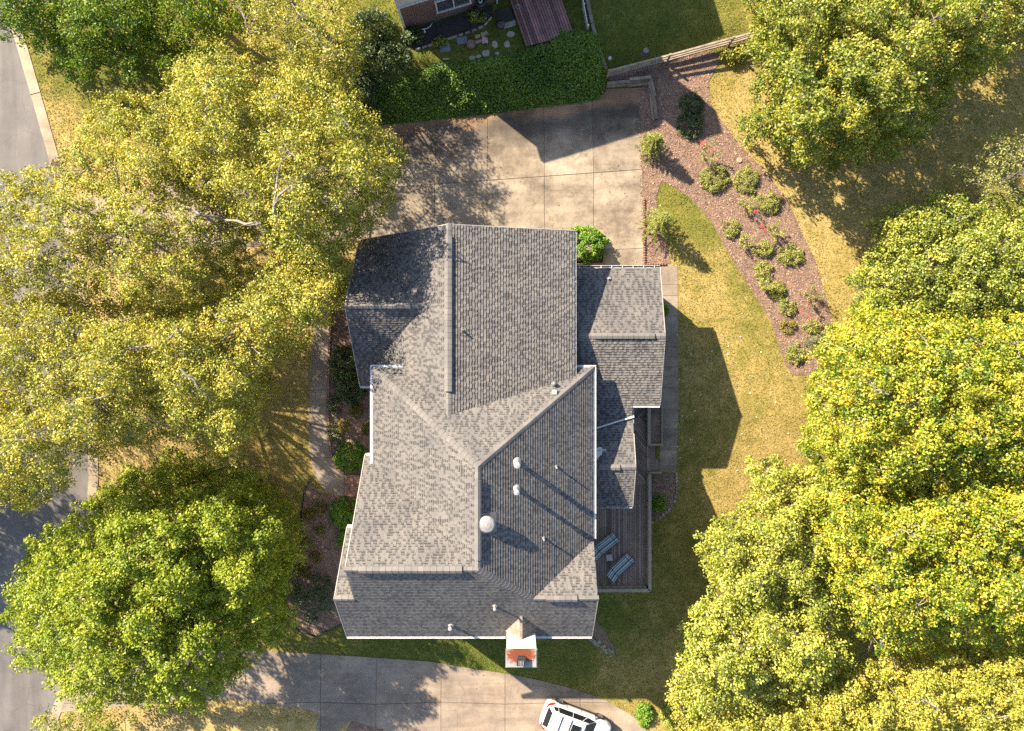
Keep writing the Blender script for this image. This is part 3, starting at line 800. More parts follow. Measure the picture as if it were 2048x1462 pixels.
for ri, ((zf, dn, sl_), poly) in enumerate(ROOFS):
    if area(poly) < 0: poly = poly[::-1]
    # solid slab under the shingles, its edge is the painted fascia
    mb = MB()
    n = len(poly)
    top = [(x, y, zf(x, y) - 0.006) for x, y in poly]
    bot = [(x, y, zf(x, y) - 0.17) for x, y in poly]
    mb.add(top + bot, [tuple(range(n)), tuple(range(2 * n - 1, n - 1, -1))] + [(i, n + i, n + (i + 1) % n, (i + 1) % n) for i in range(n)])
    mb.m = [1] + [0] * (len(mb.f) - 1)
    mb.build('roof_slab', [MT['fascia'], MT['flash']], house, fix=False)
    # courses of shingles: every tab a thin wedge, butt end down the slope
    ax = (-dn[1], dn[0])
    cs = 1 / math.sqrt(1 + sl_ * sl_)
    step = EXPO * cs
    U = [x * ax[0] + y * ax[1] for x, y in poly]; D = [x * dn[0] + y * dn[1] for x, y in poly]
    field = MB()
    d1 = max(D)
    r = 0
    nrm = Vector((dn[0] * sl_, dn[1] * sl_, 1)).normalized()
    lowf = 0.85 if ri in (2, 4) else 0.5
    thk = {2: 0.030, 4: 0.026, 8: 0.040, 12: 0.036}.get(ri, TH)
    while d1 > min(D) - 1e-6:
        d0 = d1 - step
        u = min(U) - random.random() * 0.3
        dark = random.random() < 0.5
        while u < max(U):
            w = random.choice((0.10, 0.13, 0.15, 0.18)) if dark else random.choice((0.10, 0.13, 0.17, 0.22))
            tone = random.uniform(0.48, 0.74) if dark else random.uniform(0.78, 0.95)
            th = thk * (lowf if dark else 1.0) * random.uniform(0.85, 1.15)
            if ri in (2, 4, 8, 12):
                th = thk * random.uniform(0.96, 1.04)
                tone = random.uniform(0.40, 0.72) if dark else random.uniform(0.74, 0.97)
            e = 0.0 if not dark or ri in (2, 4) else 0.02 * cs
            g = 0.003
            def P2(uu, dd): return (uu * ax[0] + dd * dn[0], uu * ax[1] + dd * dn[1])
            rect = [P2(u + g, d0), P2(u + w - g, d0), P2(u + w - g, d1 - e), P2(u + g, d1 - e)]
            if area(rect) < 0: rect = rect[::-1]
            q = clip_poly(poly, rect)
            if len(q) >= 3 and abs(area(q)) > 0.0008:
                pts = []; low = []
                for x, y in q:
                    t = (x * dn[0] + y * dn[1] - d0) / step
                    h = 0.003 + th * t
                    b0 = Vector((x, y, zf(x, y)))
                    pts.append(b0 + nrm * h); low.append(b0 - nrm * 0.004)
                k = len(q)
                fs = [tuple(range(k))] + [(i, k + i, k + (i + 1) % k, (i + 1) % k) for i in range(k)]
                full = abs(area(q)) > 0.96 * abs(area(rect))
                item = (pts + low, fs, tone)
                cxm, cym = sum(p[0] for p in q) / k, sum(p[1] for p in q) / k
                if full and ri in (0, 1, 2, 3, 4) and zf(cxm, cym) > 8.3: single.append((ri, zf(cxm, cym), abs(area(rect)), item, field))
                else: field.add(pts + low, fs, 0, tone)
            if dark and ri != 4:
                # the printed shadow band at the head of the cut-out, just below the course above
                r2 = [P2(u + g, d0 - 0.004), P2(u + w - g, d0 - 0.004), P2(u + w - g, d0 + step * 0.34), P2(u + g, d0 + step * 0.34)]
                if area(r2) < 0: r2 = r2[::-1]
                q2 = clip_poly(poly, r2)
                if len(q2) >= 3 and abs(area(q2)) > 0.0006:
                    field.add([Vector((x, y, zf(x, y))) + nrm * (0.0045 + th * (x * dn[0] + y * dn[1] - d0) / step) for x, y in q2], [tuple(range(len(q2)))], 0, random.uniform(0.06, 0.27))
            u += w
            dark = not dark if random.random() < 0.72 else dark
        d1 = d0
        r += 1
    ROOFS[ri] = (*ROOFS[ri], field)
single.sort(key=lambda s: -(s[2] / (H - s[1]) ** 2))
for k, (ri, z, a_, it, field) in enumerate(single):
    if k < 300:
        MB().add(it[0], it[1], 0, it[2]).build('shingle', MT['shingle'], house, tone=True, fix=False)
    else: field.add(it[0], it[1], 0, it[2])
for rf in ROOFS:
    o = rf[2].build('shingle_field', MT['shingle'], house, tone=True, fix=False)
    o['kind'] = 'stuff'

# ridge and hip caps: overlapping folded shingles, one object each; vented ridges stand higher
def caps(p, q, na, nb, raised=0.0, w=0.16, step=0.30):
    p, q = Vector(p), Vector(q)
    L = (q - p).length
    n = max(1, round(L / step))
    d = (q - p) / n
    t = d.normalized()
    za = Vector(na).normalized(); zb = Vector(nb).normalized()
    sa = t.cross(za); sb = t.cross(zb)
    # directions down each side of the ridge, within the roof planes
    if (za.x * sa.x + za.y * sa.y) < 0: sa = -sa
    if (zb.x * sb.x + zb.y * sb.y) < 0: sb = -sb
    up = (za + zb).normalized()
    for i in range(n):
        a = p + d * i - t * 0.05
        b = p + d * (i + 1) + t * 0.03
        h0, h1 = 0.030 + raised, 0.046 + raised
        row = []
        for e, h in ((a, h0), (b, h1)):
            row.append([e + sa * w + za * h, e + sa * w * 0.5 + za * (h + 0.006), e + up * (h + 0.012), e + sb * w * 0.5 + zb * (h + 0.006), e + sb * w + zb * h])
        mb = MB()
        drop = (up * -(0.03 + raised))
        vs = row[0] + row[1] + [v + drop for v in row[0]] + [v + drop for v in row[1]]
        fs = [(k, k + 1, 6 + k, 5 + k) for k in range(4)]
        fs += [(5 + k, 6 + k, 16 + k, 15 + k) for k in range(4)] + [(1 + k, k, 10 + k, 11 + k) for k in range(4)]
        fs += [(0, 5, 15, 10), (9, 4, 14, 19)]
        mb.add(vs, fs, 0, random.uniform(0.66, 0.86))
        mb.build('ridge_cap', MT['cap'], house, tone=True)
def nv(P): return Vector((P[1][0] * P[2], P[1][1] * P[2], 1))
R0, R1 = (-1.65, -4.9, 9.57), (-1.65, -9.93, 9.57)
caps(R1, R0, nv(PW), nv(PE), 0.0)
caps((-1.65, -9.4, 9.61), (-1.65, -5.6, 9.61), nv(PW), nv(PE), 0.05, 0.15)
caps((-7.6, -.11, 5.5), R0, nv(PW), nv(PN))
caps((4.44, -.11, 5.5), R0, nv(PE), nv(PN))
caps((-8.1, -9.93, 9.57), R1, nv(PN2), nv(PS))
caps((-7.4, -9.93, 9.60), (-2.45, -9.93, 9.60), nv(PN2), nv(PS), 0.06, 0.15)
caps((1.07, -11.95, 7.75), R1, nv(PE), nv(PS), 0.01, 0.17, 0.22)
caps((-9.1, -11.95, 7.75), (-8.1, -11.95, 7.75), nv(PLN), nv(PS), 0.0, 0.17)
caps((4.4, -11.95, 7.75), (1.07, -11.95, 7.75), nv(PLN), nv(PS))
caps((1.8, -11.95, 7.79), (3.3, -11.95, 7.79), nv(PLN), nv(PS), 0.05, 0.14)
caps((-3.27, 7.28, 7.58), (-3.27, -2.56, 7.58), nv(PWw), nv(PWe))
caps((-3.27, 6.6, 7.61), (-3.27, -1.3, 7.61), nv(PWw), nv(PWe), 0.085, 0.16)
caps((-8.86, 3.16, 6.5), (-4.62, 3.16, 6.5), nv(PGn), nv(PGs))
caps((-7.0, 3.16, 6.54), (-5.4, 3.16, 6.54), nv(PGn), nv(PGs), 0.05, 0.14)
caps((3.7, 1.63, 5.15), (8.42, 1.63, 5.15), nv(PPn), nv(PPs))
caps((4.6, 1.63, 5.19), (7.8, 1.63, 5.19), nv(PPn), nv(PPs), 0.05, 0.14)
caps((4.3, -5.69, 4.5), (6.92, -5.69, 4.5), nv(PKn), nv(PKs))
caps((4.9, -5.69, 4.54), (6.0, -5.69, 4.54), nv(PKn), nv(PKs), 0.05, 0.14)

def valley(p, q):
    p, q = Vector(p) + Vector((0, 0, .008)), Vector(q) + Vector((0, 0, .008))
    MB().bar(p, q, 0.05, 0.02).build('valley_strip', MT['soil'], house)  # narrow dark strip laid along the valley
valley((-1.75, -9.85, 9.5), (-7.5, -5.48, 5.57)); valley((-3.27, -2.56, 7.58), (3.3, -.64, 5.93)); valley((-3.27, -2.56, 7.58), (-5.87, -.11, 5.5)); valley((1.07, -11.95, 7.75), (4.4, -9.48, 5.53)); valley((-4.62, 3.16, 6.5), (-8.01, -.11, 3.79)); valley((-4.62, 3.16, 6.5), (-8.75, 7.14, 3.2))

# walls
def prism_x(x0, x1, yz, mat, name='wall'):
    MB().prism([(x0, y, z) for y, z in yz], (x1 - x0, 0, 0)).build(name, mat, house)
def prism_y(y0, y1, xz, mat, name='wall'):
    MB().prism([(x, y0, z) for x, z in xz], (0, y1 - y0, 0)).build(name, mat, house)
prism_x(-7.25, 4.06, [(-14.35, -4.2), (-14.35, 5.38), (-13.6, 5.3), (-1.2, 5.2), (-0.45, 5.2), (-0.45, -2.5)], MT['siding'])
prism_x(-7.75, -1.9, [(-9.0, 4.8), (-13.2, 4.8), (-13.2, 6.42), (-9.93, 9.36), (-5.6, 5.47), (-5.6, 4.8)], MT['siding'])
prism_x(-7.752, -7.2, [(-14.352, -4.2), (-14.352, 5.3), (-5.6, 5.3), (-5.6, -2.5)], MT['siding'])
prism_x(-8.7, -7.7, [(-14.354, -4.2), (-14.354, 5.385), (-11.95, 7.54), (-9.35, 5.2), (-9.35, -3.2)], MT['siding'])
prism_x(1.2, 4.064, [(-14.2, 4.5), (-14.2, 5.5), (-11.95, 7.54), (-9.75, 5.5), (-9.75, 4.5)], MT['siding'])
prism_y(-0.4, 6.9, [(-8.35, -1.4), (-8.35, 3.32), (-3.27, 7.37), (3.0, 5.8), (3.0, -1.4)], MT['siding'])
prism_x(-8.55, -5.2, [(-0.85, -1.4), (-0.85, 2.95), (3.16, 6.28), (6.898, 3.18), (6.898, -1.4)], MT['siding'])
prism_x(3.02, 8.1, [(-1.95, -1.6), (-1.95, 3.76), (1.63, 4.95), (5.25, 3.74), (5.25, -1.6)], MT['siding'])
prism_x(4.07, 6.6, [(-7.75, -2.6), (-7.75, 3.44), (-5.69, 4.3), (-3.2, 3.25), (-1.96, 3.25), (-1.96, -2.6)], MT['siding'])
# windows and doors of the sides that face the ground (seen only from beside)
def window(c, wdt, hgt, axis, sgn):
    x, y, z = c
    mb = MB()
    for a, b, w_, h_ in ((0, hgt / 2, wdt + 0.1, 0.08), (0, -hgt / 2, wdt + 0.1, 0.08), (-wdt / 2, 0, 0.08, hgt), (wdt / 2, 0, 0.08, hgt), (0, 0, wdt, 0.05)):
        if axis == 'x': mb.box((x + sgn * 0.03, y + a, z + b), (0.06, w_, h_))
        else: mb.box((x + a, y + sgn * 0.03, z + b), (w_, 0.06, h_))
    fr = mb.build('window', MT['white'], house)
    sz = (0.02, wdt, hgt) if axis == 'x' else (wdt, 0.02, hgt)
    MB().box((x + (sgn * 0.012 if axis == 'x' else 0), y + (0 if axis == 'x' else sgn * 0.012), z), sz).build('pane', MT['glass'], fr)
for y in (-11.95, -10.6, -13.2): window((-8.7, y, 1.0), 0.9, 1.4, 'x', -1)
for y in (-2.5, -4.2): window((-7.25, y, 2.6), 0.9, 1.4, 'x', -1)
for y in (1.0, 3.16, 5.3): window((-8.55, y, 1.2), 0.9, 1.3, 'x', -1)
for x in (-6, -3, 2.8): window((x, -14.352, 2.0), 1.0, 1.4, 'y', -1)
for x in (-7, -4.5): window((x, -14.356, -1.5), 1.0, 1.2, 'y', -1)
for y in (-10.4, -12.2): window((4.06, y, 1.6), 1.2, 1.5, 'x', 1)
for y in (-1.2, 1.6, 4.4): window((8.1, y, 1.8), 1.7, 1.9, 'x', 1)
for x in (-6.2, -1.0):
    MB().box((x, 6.93, 1.1), (3.6, 0.06, 2.3)).build('garage_door', MT['white'], house)

# gutters
def gutter(p, q, side, opened=False, w=0.13):
    p, q = Vector(p), Vector(q)
    t = (q - p).normalized()
    o = Vector((side[0], side[1], 0))
    mb = MB()
    z = Vector((0, 0, 1))
    if opened:
        mb.bar(p + o * (w - 0.015) - z * 0.05, q + o * (w - 0.015) - z * 0.05, 0.02, 0.12)
        mb.bar(p + o * 0.012 - z * 0.05, q + o * 0.012 - z * 0.05, 0.015, 0.11)
        gobj = mb.build('gutter', MT['white'], house)
        b = MB(); b.bar(p + o * w / 2 - z * 0.085, q + o * w / 2 - z * 0.085, w - 0.03, 0.01)
        b.build('trough', MT['trough'], gobj)
        n = int((q - p).length / 0.62)
        hb = MB()
        for i in range(n + 1):
            c = p + (q - p) * ((i + 0.5) / (n + 1)) + o * w / 2
            h2 = MB(); h2.bar(c - o * w / 2, c + o * w / 2, 0.035, 0.012); h2.build('hanger', MT['white'], gobj)
    else:
        mb.bar(p + o * w / 2 - z * 0.055, q + o * w / 2 - z * 0.055, w, 0.12)
        mb.build('gutter', MT['white'], house)
def zof(P, x, y): return P[0](x, y)
ze = 5.5
gutter((-9.1, -14.9, zof(PS, 0, -14.9) - 0.02), (-0.36, -14.9, zof(PS, 0, -14.9) - 0.02), (0, -1), w=0.15)
gutter((1.32, -14.9, zof(PS, 0, -14.9) - 0.02), (4.4, -14.9, zof(PS, 0, -14.9) - 0.02), (0, -1), w=0.15)
gutter((4.44, -9.45, 5.47), (4.44, -.05, 5.47), (1, 0), w=0.15)
gutter((-7.6, -.1, 5.47), (-7.6, -5.35, 5.47), (-1, 0), w=0.14)
gutter((-7.74, -.1, 5.47), (-5.95, -.1, 5.47), (0, 1), w=0.14)
gutter((3.4, -.1, 5.47), (4.59, -.1, 5.47), (0, 1), w=0.12)
gutter((3.36, -.5, 5.88), (3.36, 7.2, 5.88), (1, 0), True, w=0.11)
gutter((-8.86, -1.2, 2.86), (-7.75, -1.2, 2.86), (0, -1), w=0.13)
gutter((3.55, 5.56, 3.81), (8.42, 5.56, 3.81), (0, 1), True, w=0.15)
gutter((6.9, -2.25, 3.82), (8.42, -2.25, 3.82), (0, -1), w=0.14)
gutter((6.87, -3.9, 3.6), (6.87, -2.3, 3.6), (1, 0), True, w=0.11)
gutter((4.1, -8.08, 3.47), (6.92, -8.08, 3.47), (0, -1), True, w=0.12)
gutter((-8.1, -4.96, 5.06), (-7.65, -4.96, 5.06), (0, 1), w=0.13)
gutter((-9.1, -8.95, 5.02), (-8.15, -8.95, 5.02), (0, 1), w=0.15)
# rake boards on the gable ends
def rake(p, q, out):
    p, q, o = Vector(p), Vector(q), Vector(out)
    mb = MB(); mb.bar(p + o * 0.015 - Vector((0, 0, 0.075)), q + o * 0.015 - Vector((0, 0, 0.075)), 0.04, 0.17)
    mb.build('rake_board', MT['fascia'], house)
for x, o, P, ya, yb in ((-9.1, (-1, 0, 0), PS, -14.9, -11.95), (-9.1, (-1, 0, 0), PLN, -11.95, -8.95), (-8.1, (-1, 0, 0), PN2, -9.93, -4.96), (4.4, (1, 0, 0), PS, -14.9, -11.95),
                        (-8.86, (-1, 0, 0), PGn, 3.16, 7.2), (-8.86, (-1, 0, 0), PGs, -1.2, 3.16), (8.42, (1, 0, 0), PPn, 1.63, 5.56), (8.42, (1, 0, 0), PPs, -2.25, 1.63), (6.92, (1, 0, 0), PKs, -8.08, -5.69), (6.92, (1, 0, 0), PKn, -5.69, -3.9)):
    rake((x, ya, P[0](x, ya)), (x, yb, P[0](x, yb)), o)
for P, xa, xb in ((PWe, -3.27, 3.36), (PWw, -8.7, -3.27)):
    rake((xa, 7.26, P[0](xa, 0)), (xb, 7.26, P[0](xb, 0)), (0, 1, 0))
# downpipe that lies across the low roof and spills into the porch gutter
def on(P, px, py, h=0.0):
    z = 5.0
    for _ in range(30):
        x, y = at(px, py, z + h); z = P[0](x, y)
    return Vector((x, y, z + h))
a = on(PKn, 1190, 857, 0.08); b = on(PPs, 1264, 834, 0.07)
mb = MB(); mb.bar(a, b, 0.08, 0.07); mb.bar(b - (b - a).normalized() * .2, b + (b - a).normalized() * 0.12, 0.11, 0.08)
mb.tube([a + Vector((0, 0, -0.03)), a + Vector((-0.12, 0, 0.3)), Vector((4.5, a.y, 5.35))], 0.05, 8)
mb.build('downpipe', MT['white'], house)

# vents
def vent_pipe(P, px, py, r, h, cap, mat, name='vent_pipe'):
    b = on(P, px, py)
    mb = MB()
    mb.lathe(b - Vector((0, 0, 0.25)), [(r, 0), (r, 0.25 + h)], 14)
    o = mb.build(name, mat, house, smooth=False)
    n = Vector((P[1][0] * P[2], P[1][1] * P[2], 1)).normalized()
    fl = MB(); fl.lathe(b + n * 0.025, [(r * 2.2, 0), (r * 2.1, 0.012), (r * 1.1, 0.08)], 14, axis=n); fl.build('flashing', MT['flash'] if not cap else mat, o)
    if cap:
        c = MB()
        c.lathe(b + Vector((0, 0, h - 0.02)), [(r * 1.0, 0), (r * 1.45, 0.01), (r * 1.5, 0.14), (r * 1.25, 0.2), (0.01, 0.24)], 18)
        c.build('cap', mat, o, smooth=False)
vent_pipe(PE, 1034, 924, 0.115, 1.0, True, MT['lead'])
vent_pipe(PE, 1033, 977, 0.10, 0.95, True, MT['lead'])
vent_pipe(PE, 1112, 933, 0.045, 0.5, False, MT['lead'])
vent_pipe(PE, 1087, 1076, 0.045, 0.42, False, MT['lead'])
vent_pipe(PS, 990, 1211, 0.06, 0.42, True, MT['lead'])
vent_pipe(PS, 902, 1250, 0.075, 0.42, True, MT['lead'])
vent_pipe(PWe, 926, 662, 0.05, 0.35, False, MT['dark'])
vent_pipe(PN, 1108, 767, 0.075, 0.22, True, MT['flash'])
b = on(PN, 1108, 784)
mb = MB(); mb.box(b + Vector((0, 0, 0.08)), (0.22, 0.2, 0.22)); mb.box(b + Vector((0, 0, 0.2)), (0.27, 0.25, 0.03))
mb.build('box_vent', MT['lead'], house)
b = on(PPn, 1216, 557)
mb = MB(); mb.lathe(b - Vector((0, 0, 0.1)), [(0.06, 0), (0.06, 0.3)], 10); mb.box(b + Vector((0.05, -0.02, 0.05)), (0.2, 0.12, 0.06), 0.4)
mb.build('vent_pipe', MT['lead'], house)
# attic fan
b = on(PE, 974, 1046)
n = Vector((0.668, 0, 1)).normalized()
mb = MB()
t1 = Vector((1, 0, -0.668)).normalized(); t2 = Vector((0, 1, 0))
c = b + n * 0.035
mb.add([c - t1 * 0.42 - t2 * 0.5, c + t1 * 0.52 - t2 * 0.5, c + t1 * 0.52 + t2 * 0.5, c - t1 * 0.42 + t2 * 0.5, c - t1 * 0.42 - t2 * 0.5 - n * .03, c + t1 * 0.52 - t2 * 0.5 - n * .03, c + t1 * 0.52 + t2 * 0.5 - n * .03, c - t1 * 0.42 + t2 * 0.5 - n * .03],
       [(0, 1, 2, 3), (7, 6, 5, 4), (0, 4, 5, 1), (1, 5, 6, 2), (2, 6, 7, 3), (3, 7, 4, 0)])
fan = mb.build('attic_fan', MT['flash'], house)
mb = MB(); mb.lathe(b + Vector((0, 0, -0.3)), [(0.29, 0), (0.29, 0.56)], 24); mb.build('collar', MT['flash'], fan)
mb = MB(); mb.lathe(b + Vector((0, 0, 0.2)), [(0.40, 0), (0.415, 0.05), (0.40, 0.14), (0.33, 0.205), (0.325, 0.195), (0.30, 0.20), (0.16, 0.245), (0.01, 0.26)], 28)
mb.build('hood', MT['hood'], fan, smooth=False)

# chimney: clad stack standing outside the south wall, saddle behind it, rusty cap
zt = 7.86
mb = MB(); mb.box((0.48, -14.915, (zt - 4.2) / 2), (1.52, 0.86, zt + 4.2))
ch = mb.build('chimney', MT['stack'], house)
mb = MB(); mb.box((0.48, -14.915, zt + 0.035), (1.62, 0.95, 0.07)); mb.box((0.48, -14.915, zt + 0.09), (1.52, 0.86, 0.05))
mb.build('cap', MT['rust'], ch)
mb = MB(); mb.box((0.46, -14.93, zt + 0.26), (0.34, 0.36, 0.3)); mb.box((0.46, -14.93, zt + 0.43), (0.46, 0.46, 0.04))
fl = mb.build('flue_cap', MT['dark'], ch); bevel(fl, 0.03)
for k in range(4):
    MB().box((0.355 + 0.07 * k, -15.0, zt + 0.47), (0.025, 0.24, 0.03)).build('louvre', MT['lead'], ch)
zr = 6.55
yb = -14.484; ya = -13.28
c0, c1 = (0.48, ya, zr), (0.48, yb, zr)
mb = MB()
nb = 7
for sgn in (-1, 1):
    # boards of the saddle run from its ridge down to the main roof
    for k in range(nb):
        f0, f1 = k / nb, (k + 0.94) / nb
        def E(f):
            y = ya + (yb - ya) * f
            return Vector((0.48, y, zr)), Vector((0.48 + sgn * 0.86 * f, y + 0.0, zr - 1.08 * f))
        a0, b0 = E(f0); a1, b1 = E(f1)
        q = MB(); up = Vector((0, 0, 0.03 + 0.004 * (k % 2)))
        q.add([a0, a1, b1, b0, a0 + up, a1 + up, b1 + up, b0 + up], [(0, 1, 2, 3), (7, 6, 5, 4), (0, 4, 5, 1), (1, 5, 6, 2), (2, 6, 7, 3), (3, 7, 4, 0)])
        q.build('saddle_board', MT['cricket'], ch)
MB().bar((0.48, ya + 0.05, zr + 0.045), (0.48, yb - 0.09, zr + 0.045), 0.14, 0.05).build('saddle_ridge', MT['cricket'], ch)
mb = MB()
mb.prism([(0.48, yb, zr), (0.48 - 0.86, yb, zr - 1.08), (0.48 + 0.86, yb, zr - 1.08)], (0, 0.08, 0)); mb.build('saddle_gable', MT['white'], ch)

# satellite dish on the eave
d = on(PKn, 1193, 905, 0.25)
ds = thing('satellite_dish', on(PKn, 1192, 900), 'small grey satellite dish on a bent arm beside the east gutter', 'satellite dish')
axis = Vector((0.62, -0.35, 0.7)).normalized()
mb = MB(); prof = [(0.02, 0.0), (0.12, 0.012), (0.27, 0.05), (0.38, 0.095), (0.39, 0.105), (0.37, 0.108), (0.2, 0.05), (0.1, 0.025), (0.02, 0.015)]
mb.lathe(d, prof, 24, axis=axis); mb.build('reflector', MT['white'], ds, smooth=True)
f = d + axis * 0.42 + Vector((0.1, 0.32, 0.05))
mb = MB(); mb.tube([d - axis * 0.02 + Vector((0, 0.1, 0)), f], 0.018, 6); mb.build('arm', MT['lead'], ds)
mb = MB(); mb.box(f, (0.07, 0.1, 0.08), 0.5); mb.box(f + Vector((0.09, 0.02, -0.01)), (0.06, 0.1, 0.06), 0.5); mb.build('receiver', MT['lead'], ds)
mb = MB(); mb.tube([on(PKn, 1189, 893), d - axis * 0.05], 0.025, 8); mb.build('mast', MT['flash'], ds)

# ------------------------------------------------------------------ deck behind the house
ZD = -0.30
dk = thing('deck', (6.3, -8, -2.2), 'brown timber deck with railings along the right side of the house', 'deck')
def board_strip(poly, ang, w, gap, z, mat, parent, th=0.035, name='deck_board'):
    if area(poly) < 0: poly = poly[::-1]
    co, si = math.cos(ang), math.sin(ang)
    U = [x * co + y * si for x, y in poly]; Vv = [-x * si + y * co for x, y in poly]
    v = min(Vv)
    while v < max(Vv):
        r = [(min(U), v), (max(U), v), (max(U), v + w - gap), (min(U), v + w - gap)]
        q = clip_poly(poly, [(a * co - b * si, a * si + b * co) for a, b in r])
        if len(q) >= 3 and abs(area(q)) > 0.01:
            dz = random.uniform(-0.003, 0.003)
            mb = MB(); mb.prism([(x, y, z - th + dz) for x, y in q], (0, 0, th), 0, random.random())
            mb.build(name, mat, parent, tone=True)
        v += w
board_strip([(4.08, -13.82), (8.42, -13.82), (8.42, -7.55), (4.08, -7.55)], math.pi / 2, 0.145, 0.022, ZD, MT['deck'], dk)
board_strip([(6.45, -7.54), (8.42, -7.54), (8.42, -3.3), (6.45, -3.3)], math.radians(-52), 0.145, 0.024, ZD, MT['deck'], dk)
board_strip([(6.62, -3.28), (8.42, -3.28), (8.42, -1.98), (6.62, -1.98)], math.radians(48), 0.145, 0.024, ZD, MT['deck'], dk)
mb = MB()
for y in np.arange(-13.7, -2.0, 0.8): mb.box((6.25, float(y), ZD - 0.13), (4.25, 0.045, 0.18))
mb.box((8.45, -7.9, ZD - 0.14), (0.05, 11.9, 0.22)); mb.box((6.25, -13.85, ZD - 0.14), (4.4, 0.05, 0.22))
mb.build('joist', MT['deck'], dk)
MB().box((6.25, -8, ZD - 1.0), (4.2, 11.6, 0.04)).build('deck_shade_sheet', MT['soil'], dk)  # dark sheet below the boards, its colour stands in for shade there
def railing(p, q, h=0.92, cap=0.19):
    p, q = Vector((*p, ZD)), Vector((*q, ZD))
    L = (q - p).length; t = (q - p) / L
    up = Vector((0, 0, 1))
    MB().bar(p + up * h, q + up * h, cap, 0.04).build('top_rail', MT['rail'], dk)
    MB().bar(p + up * (h - 0.12), q + up * (h - 0.12), 0.04, 0.09).build('rail', MT['rail'], dk)
    MB().bar(p + up * 0.1, q + up * 0.1, 0.04, 0.09).build('rail', MT['rail'], dk)
    n = max(1, round(L / 1.6))
    for i in range(n + 1):
        c = p + t * L * i / n
        MB().box((c.x, c.y, (ZD + h - 2.9) / 2 - 0.01), (0.09, 0.09, ZD + h + 2.9 - 0.04)).build('post', MT['rail'], dk)
    k = int(L / 0.13)
    for i in range(1, k):
        c = p + t * L * i / k
        MB().box((c.x, c.y, ZD + h / 2), (0.035, 0.035, h - 0.12)).build('baluster', MT['rail'], dk)
railing((4.15, -13.88), (8.5, -13.88))
railing((8.5, -13.88), (8.5, -6.72))
railing((8.47, -4.9), (8.47, -2.3), 0.86, 0.2)
# planter beside the upper deck, steps down to the path
zp = float(zg(8.8, -3.5))
mb = MB()
mb.box((8.92, -4.92, zp + 0.45), (0.9, 0.11, 0.9)); mb.box((8.92, -2.2, zp + 0.45), (0.9, 0.08, 0.9)); mb.box((9.33, -3.55, zp + 0.4), (0.06, 2.6, 0.8))
mb.build('planter_box', MT['rail'], dk)
MB().box((8.93, -3.55, zp + 0.62), (0.76, 2.6, 0.05)).build('planter_soil', MT['mulch'], dk)
for k in range(3):
    zz = ZD - 0.16 - 0.3 * k
    for j in range(3):
        MB().box((8.56 + 0.31 * k + 0.1 * j, -5.85, zz), (0.09, 1.62, 0.04), 0, 0, random.random()).build('tread', MT['deck'], dk, tone=True)
mb = MB()
for y in (-6.69, -5.02): mb.bar((8.5, y, ZD - 0.3), (9.4, y, ZD - 1.1), 0.05, 0.28)
mb.box((8.98, -6.78, ZD - 0.35), (0.98, 0.1, 0.5))
mb.build('stringer', MT['rail'], dk)
# edging stones round the small bed
es = thing('stone_edging', gp(1340, 1015), 'curved row of small pale stones edging the bed by the deck', 'edging')
pts = dense([tuple(gp(x, y)[:2]) for x, y in ((1353, 948), (1353, 984), (1349, 1002), (1338, 1019), (1320, 1034), (1305, 1044))], 0.24)
for x, y in pts:
    MB().box((x, y, float(zg(x, y)) + 0.05), (0.13, 0.2, 0.1), random.uniform(-.6, .3), 0, random.random()).build('stone', MT['stone'], es, tone=True)

# two loungers and a small table between them
def lounger(label, c, rz):
    t = thing('sun_lounger', c, label, 'sun lounger', 'striped loungers on the deck', rz, local=True)
    t.scale = (.84, 1.14, 1)
    # local: head end at -x with the back raised, foot at +x
    fr = MB()
    for y in (-0.31, 0.31):
        fr.tube([(-0.30, y, 0.30), (1.12, y, 0.30)], 0.02, 8); fr.tube([(-0.30, y, 0.30), (-0.86, y, 0.62)], 0.02, 8)
        fr.tube([(-0.62, y * 1.06, 0.03), (0.05, y * 1.06, 0.30)], 0.018, 6)
    for x, z in ((-0.86, 0.62), (-0.3, 0.3), (1.12, 0.3)): fr.tube([(x, -0.31, z), (x, 0.31, z)], 0.02, 8)
    fr.build('frame', MT['frame'], t, smooth=True)
    for x in (-0.6, 1.0):
        for y in (-0.3, 0.3): MB().tube([(x, y, 0.3 if x > 0 else 0.45), (x, y, 0.0)], 0.02, 8).build('leg', MT['frame'], t)
    prof = [(-0.95, 0.72), (-0.60, 0.50), (-0.28, 0.37), (0.1, 0.36), (0.52, 0.365), (1.0, 0.36), (1.2, 0.35)]
    bm = bmesh.new(); rows = []
    ny = 8
    for i, (x, z) in enumerate(prof):
        rows.append([bm.verts.new((x, -0.33 + 0.66 * j / ny, z + 0.05 - 0.012 * (abs(j - ny / 2) / (ny / 2)) ** 3 + (0.0 if i in (0, 6) else 0.008 * math.sin(i * 2.1)))) for j in range(ny + 1)])
    uv = bm.loops.layers.uv.new('uv')
    for i in range(len(prof) - 1):
        for j in range(ny):
            f = bm.faces.new([rows[i][j], rows[i + 1][j], rows[i + 1][j + 1], rows[i][j + 1]])
            for l, (a, b) in zip(f.loops, ((i, j), (i + 1, j), (i + 1, j + 1), (i, j + 1))): l[uv].uv = (a / 6, min(0.999, b / ny))
    me = bpy.data.meshes.new('cushion'); bm.to_mesh(me); bm.free()
    cu = link('cushion', me, t, MT['fabric'])
    so = cu.modifiers.new('thick', 'SOLIDIFY'); so.thickness = 0.075; so.offset = -1
    bv = cu.modifiers.new('soft', 'BEVEL'); bv.width = 0.02; bv.segments = 2; bv.limit_method = 'ANGLE'
    for x, z in ((-0.42, 0.495), (0.92, 0.42)):
        MB().box((x, 0, z), (0.03, 0.67, 0.012)).build('strap', MT['dark'], t)
    return t
